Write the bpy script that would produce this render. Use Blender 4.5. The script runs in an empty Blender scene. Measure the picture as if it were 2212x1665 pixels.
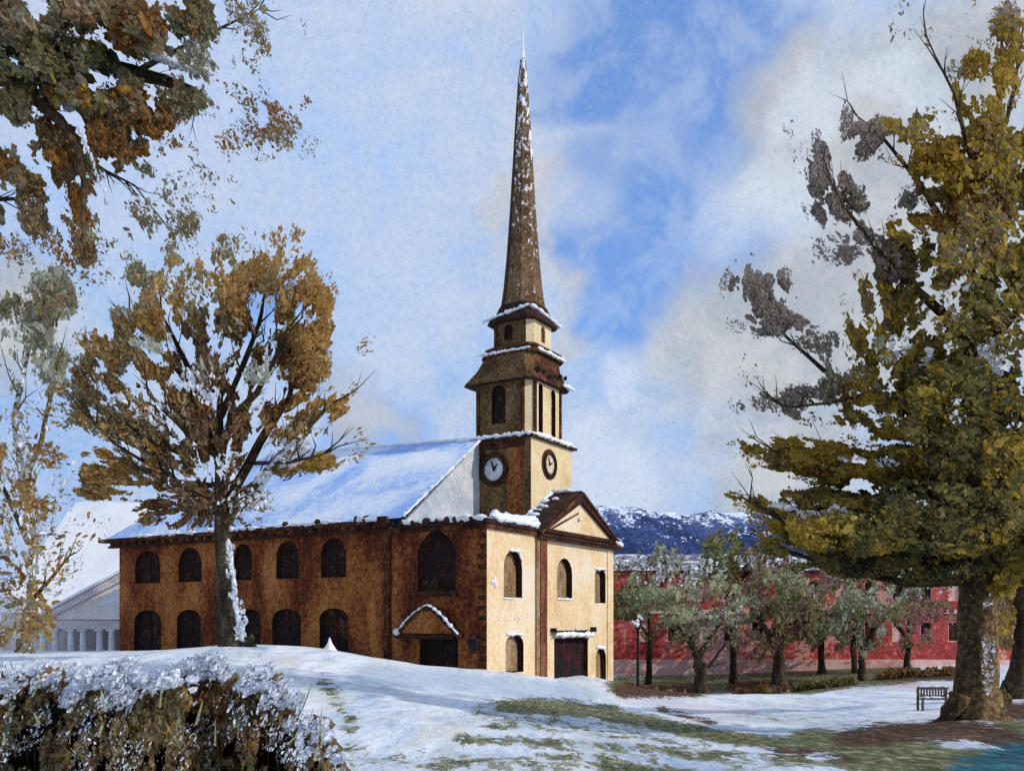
import bpy, bmesh, math, random
import numpy as np
from mathutils import Vector, Matrix
from mathutils.geometry import tessellate_polygon
random.seed(7); RNG = np.random.RandomState(11)
C = bpy.context.scene
COL = C.collection

# ------------------------------------------------------------------ camera
F, CX, HY, EZ = 2000.0, 1106.0, 1340.0, 3.7      # focal length, centre and horizon in picture units, eye height
cam_d = bpy.data.cameras.new('camera'); cam = bpy.data.objects.new('camera', cam_d); COL.objects.link(cam)
cam.location = (0, 0, EZ); cam.rotation_euler = (math.radians(90), 0, 0)
cam_d.sensor_width = 36; cam_d.lens = 36*F/2212; cam_d.shift_y = (HY-832.5)/2212
cam_d.clip_start = .1; cam_d.clip_end = 12000
C.camera = cam
# ------------------------------------------------------------------ light
EL = math.radians(30)
SH = Vector((.93, -.37, 0)).normalized()
sdir = Vector((SH.x*math.cos(EL), SH.y*math.cos(EL), math.sin(EL)))
sun_d = bpy.data.lights.new('sun', 'SUN'); sun_d.energy = 3.0; sun_d.angle = math.radians(.5); sun_d.color = (1, .93, .82)
sun = bpy.data.objects.new('sun', sun_d); COL.objects.link(sun)
sun.rotation_euler = sdir.to_track_quat('Z', 'Y').to_euler()
C.view_settings.view_transform = 'Standard'; C.view_settings.look = 'None'
C.view_settings.exposure = 0.0; C.view_settings.gamma = 1.0
# ------------------------------------------------------------------ node helpers
class NT:
    def __init__(s, tree): s.t = tree; s.t.nodes.clear()
    def n(s, typ, **kw):
        nd = s.t.nodes.new(typ)
        for k, v in kw.items():
            if k.startswith('i_'):
                nd.inputs[int(k[2:]) if k[2:].isdigit() else k[2:].replace('_', ' ')].default_value = v
            else: setattr(nd, k, v)
        return nd
    def l(s, a, b): s.t.links.new(a, b)
    def val(s, sock, x):
        if hasattr(x, 'is_output'): s.l(x, sock)
        else: sock.default_value = x
    def math(s, op, a, b=0.0, c=0.0, clamp=False):
        nd = s.t.nodes.new('ShaderNodeMath'); nd.operation = op; nd.use_clamp = clamp
        s.val(nd.inputs[0], a); s.val(nd.inputs[1], b); s.val(nd.inputs[2], c); return nd.outputs[0]
    def noise(s, vec, scale, detail=2, rough=.55, dist=0.0):
        nd = s.t.nodes.new('ShaderNodeTexNoise'); s.l(vec, nd.inputs['Vector'])
        nd.inputs['Scale'].default_value = scale; nd.inputs['Detail'].default_value = detail
        nd.inputs['Roughness'].default_value = rough; nd.inputs['Distortion'].default_value = dist
        return nd.outputs['Fac']
    def mapr(s, x, a, b, c=0.0, d=1.0, smooth=True):
        nd = s.t.nodes.new('ShaderNodeMapRange'); nd.interpolation_type = 'SMOOTHSTEP' if smooth else 'LINEAR'; nd.clamp = True
        s.val(nd.inputs[0], x)
        for i, v in enumerate((a, b, c, d)): nd.inputs[i+1].default_value = v
        return nd.outputs[0]
    def mix(s, f, a, b, blend='MIX'):
        nd = s.t.nodes.new('ShaderNodeMix'); nd.data_type = 'RGBA'; nd.blend_type = blend
        s.val(nd.inputs[0], f)
        for sock, x in ((nd.inputs[6], a), (nd.inputs[7], b)):
            if hasattr(x, 'is_output'): s.l(x, sock)
            else: sock.default_value = (*x, 1) if len(x) == 3 else x
        return nd.outputs[2]
    def scaled(s, vec, sx, sy, sz):
        nd = s.t.nodes.new('ShaderNodeMapping'); s.l(vec, nd.inputs[0]); nd.inputs['Scale'].default_value = (sx, sy, sz)
        return nd.outputs[0]
    def ramp(s, fac, stops, interp='LINEAR'):
        nd = s.t.nodes.new('ShaderNodeValToRGB'); s.l(fac, nd.inputs[0]); cr = nd.color_ramp; cr.interpolation = interp
        while len(cr.elements) > 1: cr.elements.remove(cr.elements[-1])
        cr.elements[0].position = stops[0][0]; cr.elements[0].color = (*stops[0][1], 1)
        for p, c in stops[1:]: e = cr.elements.new(p); e.color = (*c, 1)
        return nd.outputs[0]

# ------------------------------------------------------------------ world: Nishita sky with broken, washed clouds
def ddir(x, y): return Vector(((x-CX)/F, 1, (HY-y)/F)).normalized()
world = bpy.data.worlds.new('World'); C.world = world; world.use_nodes = True
w = NT(world.node_tree)
sky = w.n('ShaderNodeTexSky', sky_type='NISHITA'); sky.sun_disc = False
sky.sun_elevation = EL; sky.sun_rotation = math.atan2(SH.x, SH.y); sky.ozone_density = 2.0; sky.dust_density = .6
tc = w.n('ShaderNodeTexCoord').outputs['Generated']
WS = .12
def wc(r, g, b): return (r/WS, g/WS, b/WS)
n1 = w.noise(tc, 5, 5, .6, .4); n2 = w.noise(tc, 17, 4, .65, .3); n3 = w.noise(tc, 170, 3, .75); n4 = w.noise(tc, 420, 2, .7)
nn = w.n('ShaderNodeTexNoise'); w.l(tc, nn.inputs['Vector']); nn.inputs['Scale'].default_value = 7; nn.inputs['Detail'].default_value = 5
off = w.n('ShaderNodeVectorMath', operation='MULTIPLY_ADD'); w.l(nn.outputs['Color'], off.inputs[0]); off.inputs[1].default_value = (.22,)*3
off.inputs[2].default_value = (-.11,)*3
dv = w.n('ShaderNodeVectorMath', operation='ADD'); w.l(tc, dv.inputs[0]); w.l(off.outputs[0], dv.inputs[1])
dvn = w.n('ShaderNodeVectorMath', operation='NORMALIZE'); w.l(dv.outputs[0], dvn.inputs[0])
def patch(x, y, rpx, soft=.55):
    d = w.n('ShaderNodeVectorMath', operation='DOT_PRODUCT'); w.l(dvn.outputs[0], d.inputs[0]); d.inputs[1].default_value = ddir(x, y)
    c = ddir(x, y); k = c.y; a = rpx/F*k
    return w.mapr(d.outputs['Value'], math.cos(a*(1+soft)), math.cos(a*(1-soft)))
def union(lst):
    o = lst[0]
    for x in lst[1:]: o = w.math('MAXIMUM', o, x)
    return o
base = w.ramp(w.math('ADD', w.math('MULTIPLY', n1, .5), w.math('MULTIPLY', n2, .5)),
              [(.36, wc(.34, .52, .86)), (.45, wc(.43, .58, .85)), (.55, wc(.52, .62, .81)), (.68, wc(.62, .69, .82))])
pale = union([patch(700, 330, 330), patch(300, 330, 200), patch(820, 640, 160)])
base = w.mix(w.math('MULTIPLY', pale, .35), base, wc(.56, .68, .93))
skyb = w.mix(1.0, sky.outputs[0], (.55, .95, 1.6, 1), 'MULTIPLY')
blue = union([patch(1440, 60, 230), patch(1400, 420, 120, .9), patch(1560, 180, 100, .8), patch(1270, 180, 90), patch(1480, 540, 120), patch(1370, 620, 110), patch(1600, 30, 130),
              patch(1260, 640, 60), patch(800, 910, 90, .7), patch(560, 700, 50, .7)])
blue = w.math('MULTIPLY', blue, w.mapr(n2, .36, .60, .40, .88))
gran = w.math('ADD', w.math('MULTIPLY', n3, .6), w.math('MULTIPLY', n4, .4))
bluec = w.mix(.40, skyb, wc(.12, .37, .93))
c1 = w.mix(w.math('MULTIPLY', blue, w.mapr(gran, .36, .6, .78, 1.0)), base, bluec)
warm = union([patch(1720, 140, 90, .8), patch(1880, 340, 210, .7), patch(1680, 740, 170, .8), patch(1950, 600, 250), patch(2080, 120, 180), 
              patch(790, 880, 70, .7), patch(60, 640, 90, .6), patch(1720, 1000, 120, .8)])
c2 = w.mix(w.math('MULTIPLY', warm, .78), c1, w.mix(w.mapr(n2, .35, .65), wc(.46, .47, .47), wc(.60, .61, .60)))
halo = union([patch(1185, 700, 42, .8), patch(1165, 500, 34, .9), patch(1180, 420, 42, .9), patch(1165, 300, 25, .9), patch(1180, 560, 40, .8)])
c2 = w.mix(w.math('MULTIPLY', halo, .28), c2, wc(.68, .55, .36))
white = union([patch(1790, 210, 90, .6), patch(1930, 190, 70, .6), patch(1640, 430, 80, .9), patch(1340, 830, 60, .5), patch(1280, 1040, 80, .7)])
c3 = w.mix(w.math('MULTIPLY', white, .55), c2, wc(.68, .77, .92))
c4 = w.mix(1.0, c3, w.ramp(gran, [(.32, (.80, .86, .94)), (.5, (1, 1, 1)), (.68, (1.09, 1.07, 1.04))]), 'MULTIPLY')
bg = w.n('ShaderNodeBackground'); w.l(c4, bg.inputs[0]); bg.inputs[1].default_value = WS*1.0
w.l(bg.outputs[0], w.n('ShaderNodeOutputWorld').inputs[0])

# ------------------------------------------------------------------ materials
def surf(nt, col, rough=.9, bump=None, bd=.02, trans=0):
    p = nt.n('ShaderNodeBsdfPrincipled'); nt.val(p.inputs['Base Color'], col if hasattr(col, 'is_output') else (*col, 1))
    p.inputs['Roughness'].default_value = rough; p.inputs['Specular IOR Level'].default_value = .15
    if bump is not None:
        b = nt.n('ShaderNodeBump'); b.inputs['Strength'].default_value = .6; b.inputs['Distance'].default_value = bd
        nt.l(bump, b.inputs['Height']); nt.l(b.outputs[0], p.inputs['Normal'])
    out = nt.n('ShaderNodeOutputMaterial'); s = p.outputs[0]
    if trans:
        t = nt.n('ShaderNodeBsdfTranslucent'); nt.val(t.inputs[0], col if hasattr(col, 'is_output') else (*col, 1))
        m = nt.n('ShaderNodeMixShader'); m.inputs[0].default_value = trans; nt.l(s, m.inputs[1]); nt.l(t.outputs[0], m.inputs[2]); s = m.outputs[0]
    nt.l(s, out.inputs[0])
def mat(name): m = bpy.data.materials.new(name); m.use_nodes = True; return m, NT(m.node_tree)
M = {}
def wash(name, stops, s1, s2, stretch=(1, 1, 1), mixw=.5, grain=None, g=(.72, 1.25), trans=0, bd=.02, snow=None):
    """blotchy weathered colour: two noise octaves through a ramp, times a fine grain; snow=(colour,scale,lo,hi) lays snow crust over it"""
    m, t = mat(name); v = t.n('ShaderNodeTexCoord').outputs['Object']
    v2 = t.scaled(v, *stretch)
    a = t.noise(v2, s1, 4, .6, .3); b = t.noise(v, s2, 3, .7)
    f = t.math('ADD', t.math('MULTIPLY', a, mixw), t.math('MULTIPLY', b, 1-mixw))
    c = t.ramp(f, stops)
    gr = t.noise(v, grain or s2*3, 3, .8)
    c = t.mix(1.0, c, t.ramp(gr, [(.32, (g[0],)*3), (.68, (g[1],)*3)]), 'MULTIPLY')
    if snow:
        sn = t.noise(v, snow[1], 4, .7, .5)
        c = t.mix(t.mapr(sn, snow[2], snow[3]), c, snow[0])
    surf(t, c, .92, gr, bd, trans); M[name] = m; return m
SNOWC = (.80, .83, .89)
BR = [(.38, (.06, .016, .008)), (.46, (.14, .036, .012)), (.52, (.25, .078, .022)), (.59, (.35, .140, .038)), (.7, (.48, .24, .085))]
wash('side_brick_shaded', BR, .28, 3.0, (1.0, 1.0, .45), .58, 7, (.62, 1.35))  # brown carries the shade of the side away from the sun
wash('block_brick_shaded', [(.38, (.045, .012, .007)), (.47, (.13, .032, .012)), (.54, (.25, .08, .023)), (.64, (.40, .17, .05))], .35, 3.0, (1, 1, .3), .55, 7, (.6, 1.35))  # darker brown, with the block's shaded side painted in
wash('cream_stucco_lit', [(.36, (.60, .40, .20)), (.45, (.70, .50, .28)), (.52, (.74, .58, .38)), (.60, (.72, .63, .50))], .22, 2.2, (1, 1, 1), .6, 7, (.86, 1.12))  # pale cream, with the sunlit front painted in
wash('tower_brick_shaded', [(.38, (.035, .016, .008)), (.46, (.085, .045, .018)), (.54, (.155, .09, .038)), (.64, (.26, .165, .075))], .35, 3.5, (1, 1, .6), .5, 8, (.6, 1.35))  # tower's shaded sides, shade put into the brown
wash('tower_stucco_lit', [(.36, (.55, .40, .20)), (.5, (.68, .53, .31)), (.62, (.70, .60, .42))], .4, 4, (1, 1, 1), .6, 8, (.85, 1.12))  # tower's sunlit faces, light put into the cream
wash('dark_timber_and_shade', [(.38, (.018, .008, .007)), (.5, (.032, .014, .010)), (.62, (.08, .035, .02))], .9, 5, (1, 1, 1), .5, 9)  # timber, also used as painted shade inside the openings
wash('timber_cornice', [(.42, (.022, .009, .007)), (.52, (.065, .025, .012)), (.64, (.20, .08, .03))], .8, 4, (1, 1, 1), .5, 9)
wash('red_pilaster', [(.38, (.08, .025, .015)), (.5, (.17, .055, .03)), (.62, (.28, .14, .07))], .7, 4, (1, 1, .3), .6, 8)
wash('window_dark', [(.42, (.012, .009, .010)), (.54, (.022, .013, .012)), (.66, (.16, .06, .025))], .8, 4, (1, 1, 1), .5, 9)
wash('window_tan', [(.38, (.13, .07, .035)), (.5, (.26, .17, .09)), (.62, (.38, .29, .19))], .9, 4, (1, 1, .5), .6, 9)
wash('door_dark', [(.42, (.012, .009, .011)), (.52, (.018, .010, .012)), (.60, (.12, .010, .012))], .5, 4, (1, 1, .4), .7, 9)
wash('snow', [(.35, (.62, .68, .80)), (.5, (.78, .81, .87)), (.65, (.86, .87, .89))], 1.3, 6, (1, 1, 1), .5, 14, (.92, 1.06), bd=.04)
wash('roof_snow', [(.41, (.30, .46, .82)), (.47, (.46, .60, .86)), (.52, (.66, .74, .87)), (.60, (.80, .83, .88))], .10, 1.6, (1, 1, 1), .75, 7, (.92, 1.06), bd=.05)  # blue stops put the snow's shade into the roof colour
wash('pale_snow', [(.38, (.66, .68, .74)), (.5, (.76, .77, .80)), (.62, (.80, .79, .77))], .2, 1.6, (1, 1, 1), .6, 7, (.94, 1.05), bd=.05)
wash('gable_grey', [(.38, (.30, .34, .40)), (.5, (.44, .45, .46)), (.62, (.58, .57, .56))], .3, 2.5, (1, 1, 1), .6, 7, (.9, 1.08))
wash('slate_snow', [(.4, (.07, .08, .11)), (.5, (.13, .13, .16)), (.6, (.25, .26, .31))], .3, 2.5, (1, 1, 1), .5, 7, snow=(SNOWC, 1.1, .50, .60))
wash('bark_dark', [(.38, (.022, .014, .010)), (.5, (.055, .035, .020)), (.62, (.13, .095, .05))], 1.2, 6, (1, 1, .3), .5, 14)
wash('bark_green', [(.40, (.016, .013, .009)), (.5, (.04, .032, .020)), (.60, (.11, .085, .05))], 1.2, 6, (1, 1, .3), .5, 14)
wash('bark_snowy', [(.38, (.06, .045, .03)), (.5, (.13, .10, .06)), (.62, (.22, .17, .10))], 1.4, 6, (1, 1, .3), .5, 14, snow=((.72, .76, .84), 1.6, .48, .54))
wash('bark_ochre', [(.38, (.035, .025, .013)), (.5, (.10, .065, .022)), (.62, (.24, .16, .045))], 1.5, 7, (1, 1, .3), .5, 16, snow=((.7, .72, .76), 3.2, .60, .64))
wash('bark_dusted', [(.40, (.035, .022, .014)), (.50, (.10, .062, .030)), (.60, (.27, .18, .08))], 1.1, 6, (1, 1, .25), .5, 16, snow=((.6, .62, .66), 5.0, .66, .70))
wash('iron', [(.4, (.015, .012, .015)), (.6, (.04, .03, .03))], 3, 12, grain=20)
wash('clock_tan', [(.4, (.48, .36, .22)), (.5, (.62, .52, .36)), (.6, (.62, .60, .60))], 1.0, 4, grain=9)
wash('clock_white', [(.4, (.42, .43, .47)), (.6, (.72, .72, .74))], 1.2, 5, grain=9)
wash('red_brick', [(.38, (.20, .035, .04)), (.47, (.38, .055, .052)), (.53, (.50, .10, .08)), (.56, (.62, .28, .25)), (.66, (.70, .46, .44))], .12, 1.8, (1, 1, .6), .6, 5, (.75, 1.2))
wash('orange_brick', [(.38, (.16, .05, .03)), (.5, (.30, .11, .05)), (.62, (.42, .19, .10))], .2, 2, (1, 1, .6), .6, 5, (.75, 1.2))
wash('pink_stone', [(.38, (.60, .25, .22)), (.5, (.70, .42, .38)), (.62, (.76, .58, .55))], .3, 2, grain=5, g=(.85, 1.1))
wash('pale_plaster', [(.38, (.60, .52, .48)), (.5, (.74, .68, .64)), (.62, (.82, .80, .80))], .3, 2, (1, 1, .4), grain=6, g=(.9, 1.08))
wash('mauve_trim', [(.38, (.50, .42, .42)), (.6, (.66, .60, .60))], .5, 3, grain=6)
wash('white_column', [(.38, (.62, .62, .66)), (.6, (.80, .81, .85))], .5, 3, grain=6, g=(.93, 1.05))
m, t = mat('hill_forest_haze'); v = t.n('ShaderNodeTexCoord').outputs['Object']; sx = t.n('ShaderNodeSeparateXYZ'); t.l(v, sx.inputs[0])
c = t.ramp(t.math('ADD', t.math('MULTIPLY', t.noise(v, .02, 4, .6), .5), t.math('MULTIPLY', t.noise(v, .3, 3, .8), .5)), [(.40, (.010, .020, .065)), (.5, (.024, .05, .15)), (.62, (.08, .11, .24))])  # blue ramp paints distant air over the conifers
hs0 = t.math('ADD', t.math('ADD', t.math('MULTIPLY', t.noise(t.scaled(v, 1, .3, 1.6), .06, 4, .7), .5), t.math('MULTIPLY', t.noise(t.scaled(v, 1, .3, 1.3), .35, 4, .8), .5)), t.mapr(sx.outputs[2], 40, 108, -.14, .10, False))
c = t.mix(t.mapr(hs0, .53, .58), c, (.72, .78, .90)); surf(t, c, .95); M['hill_forest_haze'] = m
wash('bench_wood', [(.4, (.07, .05, .045)), (.6, (.16, .125, .11))], 3, 10, grain=20)
# foliage washes, world-size varied
def leaf(name, stops, s=.6, s2=4, snow=None, tr=.5): wash(name, stops, s, s2, (1, 1, 1), .5, 10, (.65, 1.3), trans=tr, snow=snow)
leaf('leaf_ochre', [(.38, (.26, .13, .035)), (.5, (.48, .28, .085)), (.62, (.62, .43, .19))])
leaf('leaf_gold', [(.38, (.26, .165, .026)), (.5, (.42, .28, .04)), (.62, (.60, .44, .12))])
leaf('leaf_brown', [(.38, (.08, .036, .022)), (.5, (.19, .10, .052)), (.62, (.34, .21, .11))])
leaf('leaf_rust', [(.38, (.13, .05, .014)), (.5, (.30, .13, .034)), (.62, (.42, .25, .07))])
leaf('leaf_umber', [(.38, (.13, .08, .04)), (.5, (.26, .18, .09)), (.62, (.42, .33, .19))])
leaf('leaf_olive', [(.38, (.15, .13, .07)), (.5, (.28, .25, .15)), (.62, (.42, .40, .28))])
leaf('leaf_sage', [(.38, (.30, .30, .21)), (.5, (.44, .44, .34)), (.62, (.58, .59, .51))])  # lightened so haze is painted into the far crowns
leaf('leaf_green', [(.38, (.085, .075, .030)), (.5, (.19, .165, .055)), (.62, (.36, .28, .085))])
leaf('leaf_deep', [(.38, (.026, .024, .018)), (.5, (.055, .060, .038)), (.62, (.11, .11, .055))])
leaf('leaf_taupe', [(.38, (.22, .18, .15)), (.5, (.33, .275, .235)), (.62, (.45, .39, .34))])
leaf('leaf_mauve', [(.38, (.20, .05, .06)), (.5, (.34, .14, .15)), (.62, (.48, .34, .38))])  # raised in tone as painted haze on distant leaves
leaf('leaf_pale', [(.38, (.30, .32, .15)), (.5, (.48, .50, .30)), (.62, (.62, .64, .48))])
leaf('leaf_moss', [(.38, (.12, .14, .06)), (.5, (.24, .26, .12)), (.62, (.38, .39, .22))])  # small trees' green, paled to paint in haze
leaf('leaf_snow', [(.38, (.55, .59, .68)), (.5, (.72, .75, .82)), (.62, (.86, .87, .90))], tr=.3)

# ------------------------------------------------------------------ mesh builder
def tagp(o, label=None, cat=None, group=None, kind=None):
    if label: o['label'] = label
    if cat: o['category'] = cat
    if group: o['group'] = group
    if kind: o['kind'] = kind
    return o
def root(name, loc, label, cat, group=None):
    o = bpy.data.objects.new(name, None); COL.objects.link(o); o.location = loc; o.empty_display_size = .3
    return tagp(o, label, cat, group)
def base_of(p):
    while p.parent: p = p.parent
    return Vector(p.location)
def V(*a): return Vector(a)
def fr(): return random.random()
def ru(a, b): return random.uniform(a, b)
class MB:
    def __init__(s): s.v = []; s.f = []; s.m = []; s.slots = []
    def mi(s, m):
        if m not in s.slots: s.slots.append(m)
        return s.slots.index(m)
    def face(s, pts, m):
        n = len(s.v); s.v += [tuple(p) for p in pts]; s.f.append(tuple(range(n, n+len(pts)))); s.m.append(s.mi(m))
    def mesh(s, vs, fs, m):
        n = len(s.v); s.v += [tuple(p) for p in vs]; k = s.mi(m)
        for f in fs: s.f.append(tuple(n+i for i in f)); s.m.append(k)
    def bulk(s, arr, k, m):                       # arr: (n,k,3) polygons
        n0 = len(s.v); s.v += arr.reshape(-1, 3).tolist(); idx = np.arange(arr.shape[0]*k).reshape(-1, k)+n0
        s.f += [tuple(r) for r in idx.tolist()]; s.m += [s.mi(m)]*arr.shape[0]
    def box(s, o, ex, ey, ez, m):                 # corner and three edge vectors
        p = [o+ex*i+ey*j+ez*k for k in (0, 1) for j in (0, 1) for i in (0, 1)]
        s.mesh(p, [(0, 2, 3, 1), (4, 5, 7, 6), (0, 1, 5, 4), (2, 6, 7, 3), (0, 4, 6, 2), (1, 3, 7, 5)], m)
    def prism(s, poly, ext, m):
        n = len(poly); q = [p+ext for p in poly]
        s.mesh(list(poly)+q, [tuple(range(n))[::-1], tuple(range(n, 2*n))]+[(i, (i+1) % n, n+(i+1) % n, n+i) for i in range(n)], m)
    def tube(s, pts, rad, m, seg=8, rough=0.0, sq=1.0):
        vs = []; n = len(pts)
        for i, p in enumerate(pts):
            d = (pts[min(i+1, n-1)]-pts[max(i-1, 0)]).normalized()
            a = d.cross(V(0, 0, 1)) if abs(d.z) < .95 else d.cross(V(0, 1, 0))
            a.normalize(); b = a.cross(d)
            for k in range(seg):
                t = 2*math.pi*k/seg; r = rad[i]*(1+rough*ru(-1, 1))
                vs.append(p+a*math.cos(t)*r+b*math.sin(t)*r*sq)
        fs = [(i*seg+k, i*seg+(k+1) % seg, (i+1)*seg+(k+1) % seg, (i+1)*seg+k) for i in range(n-1) for k in range(seg)]
        fs += [tuple(range(seg))[::-1], tuple(range((n-1)*seg, n*seg))]
        s.mesh(vs, fs, m)
    def blob(s, c, r, m, sq=(1, 1, 1), rough=.25, ns=7, nr=5):
        vs = [c+V(0, 0, r*sq[2])]
        for j in range(1, nr):
            ph = math.pi*j/nr
            for i in range(ns):
                t = 2*math.pi*i/ns; k = r*(1+rough*ru(-1, 1))
                vs.append(c+V(math.sin(ph)*math.cos(t)*k*sq[0], math.sin(ph)*math.sin(t)*k*sq[1], math.cos(ph)*k*sq[2]))
        vs.append(c-V(0, 0, r*sq[2])); L = len(vs)-1
        fs = [(0, 1+i, 1+(i+1) % ns) for i in range(ns)]
        for j in range(nr-2):
            o = 1+j*ns
            fs += [(o+i, o+ns+i, o+ns+(i+1) % ns, o+(i+1) % ns) for i in range(ns)]
        o = 1+(nr-2)*ns
        fs += [(L, o+(i+1) % ns, o+i) for i in range(ns)]
        s.mesh(vs, fs, m)
    def snowline(s, p0, p1, w=.28, h=.22, step=.35, m=None, gap=.0):     # lumpy snow lying along an edge
        n = max(2, int((p1-p0).length/step)); pts = []; rad = []
        for i in range(n+1):
            p = p0.lerp(p1, i/n); pts.append(p+V(0, 0, ru(-.08, .10)*h*3)); rad.append(w*ru(.45, 1.25))
        rad[0] *= .4; rad[-1] *= .4
        s.tube(pts, rad, m or M['snow'], 7, .25, h/w)
        for i in range(n):
            if fr() < .5: s.blob(p0.lerp(p1, fr())+V(0, 0, ru(-.2, .25)*h*3), w*ru(.4, .8), m or M['snow'], (1, 1, .8))
    def build(s, name, parent=None, smooth=False, merge=False):
        me = bpy.data.meshes.new(name); b = base_of(parent) if parent else V(0, 0, 0)
        me.from_pydata([(x-b.x, y-b.y, z-b.z) for x, y, z in s.v], [], s.f)
        for m in s.slots: me.materials.append(m)
        me.polygons.foreach_set('material_index', s.m)
        if smooth: me.polygons.foreach_set('use_smooth', [True]*len(s.f))
        me.update()
        o = bpy.data.objects.new(name, me); COL.objects.link(o)
        if parent: o.parent = parent
        return o
def origin_to_base(o):                             # give a single-mesh thing an origin at its base
    me = o.data; n = len(me.vertices); a = np.empty(n*3); me.vertices.foreach_get('co', a); a = a.reshape(-1, 3)
    c = np.array([(a[:, 0].min()+a[:, 0].max())/2, (a[:, 1].min()+a[:, 1].max())/2, a[:, 2].min()])
    me.vertices.foreach_set('co', (a-c).ravel()); o.location = c; me.update()
def W(x, y, d): return V((x-CX)/F*d, d, EZ+(HY-y)/F*d)

# ------------------------------------------------------------------ the site frame of the church: a = along the nave, b = across the front
LD, RD, C0 = V(-.855, .518, 0).normalized(), V(.518, .855, 0).normalized(), V(-1.9, 70, 0)
UP = V(0, 0, 1)
def P(a, b, z=0.0): return C0+LD*a+RD*b+UP*z
def a_at(x, b):
    r = (x-CX)/F; o = C0+RD*b; return (o.x-r*o.y)/(r*LD.y-LD.x)
def b_at(x, a):
    r = (x-CX)/F; o = C0+LD*a; return (o.x-r*o.y)/(r*RD.y-RD.x)
def z_at(y, a, b): return EZ+(HY-y)/F*P(a, b).y

# ------------------------------------------------------------------ ground
ctl = []
def g(x, y, d): ctl.append(((x-CX)/F*d, d, EZ-(y-HY)/F*d))
for x, y, d in [(0, 1665, 12), (350, 1665, 12), (700, 1665, 12), (1100, 1665, 14), (1600, 1665, 14), (2212, 1665, 14), (2600, 1665, 14), (-400, 1665, 12),
                (0, 1560, 21), (350, 1565, 21), (700, 1560, 22), (1100, 1560, 26), (1600, 1600, 28), (2100, 1562, 27), (2300, 1560, 27), (2600, 1560, 27),
                (100, 1480, 35), (400, 1470, 36), (700, 1478, 38), (1000, 1500, 46), (1000, 1470, 58), (1300, 1545, 42), (1300, 1512, 60), (1600, 1560, 40), (1600, 1530, 55), (1600, 1500, 77),
                (1850, 1545, 42), (1850, 1500, 62), (2030, 1530, 42), (2100, 1500, 54), (2100, 1470, 80), (2250, 1500, 50), (2250, 1470, 80),
                (480, 1398, 56), (480, 1394, 62), (300, 1412, 60), (100, 1428, 60), (700, 1402, 64), (-200, 1430, 60),
                (1340, 1492, 90), (1700, 1466, 108), (2060, 1445, 110), (2400, 1440, 110), (1100, 1462, 66)]: g(x, y, d)
for a, b, z in [(0, 0, 0), (0, 11, -1.3), (0, 22.5, -2.5), (4, 0, -.1), (9, 0, .3), (14, 0, .95), (25, 0, 1.0), (35, 0, .9), (44, 0, .5), (44, 22, .2), (10, 11, -.5), (30, 11, .5), (10, 24, -2), (-4, 11, -1.7), (-4, 20, -2.5)]:
    p = P(a, b); ctl.append((p.x, p.y, z))
for X in (-260, -120, 0, 120, 260):
    ctl.append((X, 190, -1.5)); ctl.append((X, 300, -3)); ctl.append((X, -60, 1.8))
ctl += [(0, 0, 1.8), (-20, 3, 1.8), (20, 3, 1.8), (-60, 20, 1.6), (60, 20, 1.3), (-90, 100, .3), (90, 100, -1.5), (0, -20, 1.9), (60, 60, -.5), (-60, 60, 1.0)]
ctl = np.array(ctl)
def phi(r2): return -np.sqrt(r2+64.0)
_A = phi(((ctl[:, None, :2]-ctl[None, :, :2])**2).sum(-1))+np.eye(len(ctl))*.02
_A = np.block([[_A, np.ones((len(ctl), 1))], [np.ones((1, len(ctl))), np.zeros((1, 1))]])
_w = np.linalg.solve(_A, np.append(ctl[:, 2], 0))
def gz_arr(x, y):
    out = np.zeros_like(x)
    for i in range(0, len(x), 4000):
        q = np.stack([x[i:i+4000], y[i:i+4000]], 1)
        out[i:i+4000] = phi(((q[:, None]-ctl[None, :, :2])**2).sum(-1))@_w[:-1]+_w[-1]
    r = np.hypot(x, y-60); t = np.clip((r-170)/130, 0, 1); t = t*t*(3-2*t)
    return out*(1-t)+(-3.0)*t
def gz(x, y): return float(gz_arr(np.array([x]), np.array([y]))[0])
def on_ground(x, d): X = (x-CX)/F*d; return V(X, d, gz(X, d))
def axis(lo, hi, step, far):
    a = list(np.arange(lo, hi+.01, step)); s = step; x = hi
    while x < far: s *= 1.35; x += s; a.append(x)
    s = step; x = lo; pre = []
    while x > -far: s *= 1.35; x -= s; pre.append(x)
    return np.array(pre[::-1]+a)
gx = axis(-44, 48, .4, 5000); gy = axis(3, 100, .4, 5000)
GX, GY = np.meshgrid(gx, gy); fx, fy = GX.ravel(), GY.ravel(); fz = gz_arr(fx, fy)
nx, ny = len(gx), len(gy)
ii = np.arange(nx*ny).reshape(ny, nx)
quads = np.stack([ii[:-1, :-1], ii[:-1, 1:], ii[1:, 1:], ii[1:, :-1]], -1).reshape(-1, 4)
gm = bpy.data.meshes.new('ground'); 
fz = fz+.05*np.sin(fx*1.3+np.sin(fy*.7)*2)*np.sin(fy*1.1+fx*.35)
gm.from_pydata(np.stack([fx, fy, fz], 1).tolist(), [], quads.tolist())
gm.polygons.foreach_set('use_smooth', [True]*len(gm.polygons))
yy = np.maximum(fy, 6); px = CX+fx/yy*F; py = HY+(EZ-fz)/yy*F
def stroke(pts, hw, k=1.0):                        # ground cover laid as bands across the land
    best = np.full(len(px), 9e9)
    for (x0, y0), (x1, y1) in zip(pts[:-1], pts[1:]):
        dx, dy = x1-x0, y1-y0; t = np.clip(((px-x0)*dx+(py-y0)*dy)/(dx*dx+dy*dy+1e-9), 0, 1)
        best = np.minimum(best, np.hypot((px-x0-t*dx)*.6, (py-y0-t*dy)*1.0))
    return k*np.clip(1.35-best/(hw*1.3), 0, 1)*(fy > 7)
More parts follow.
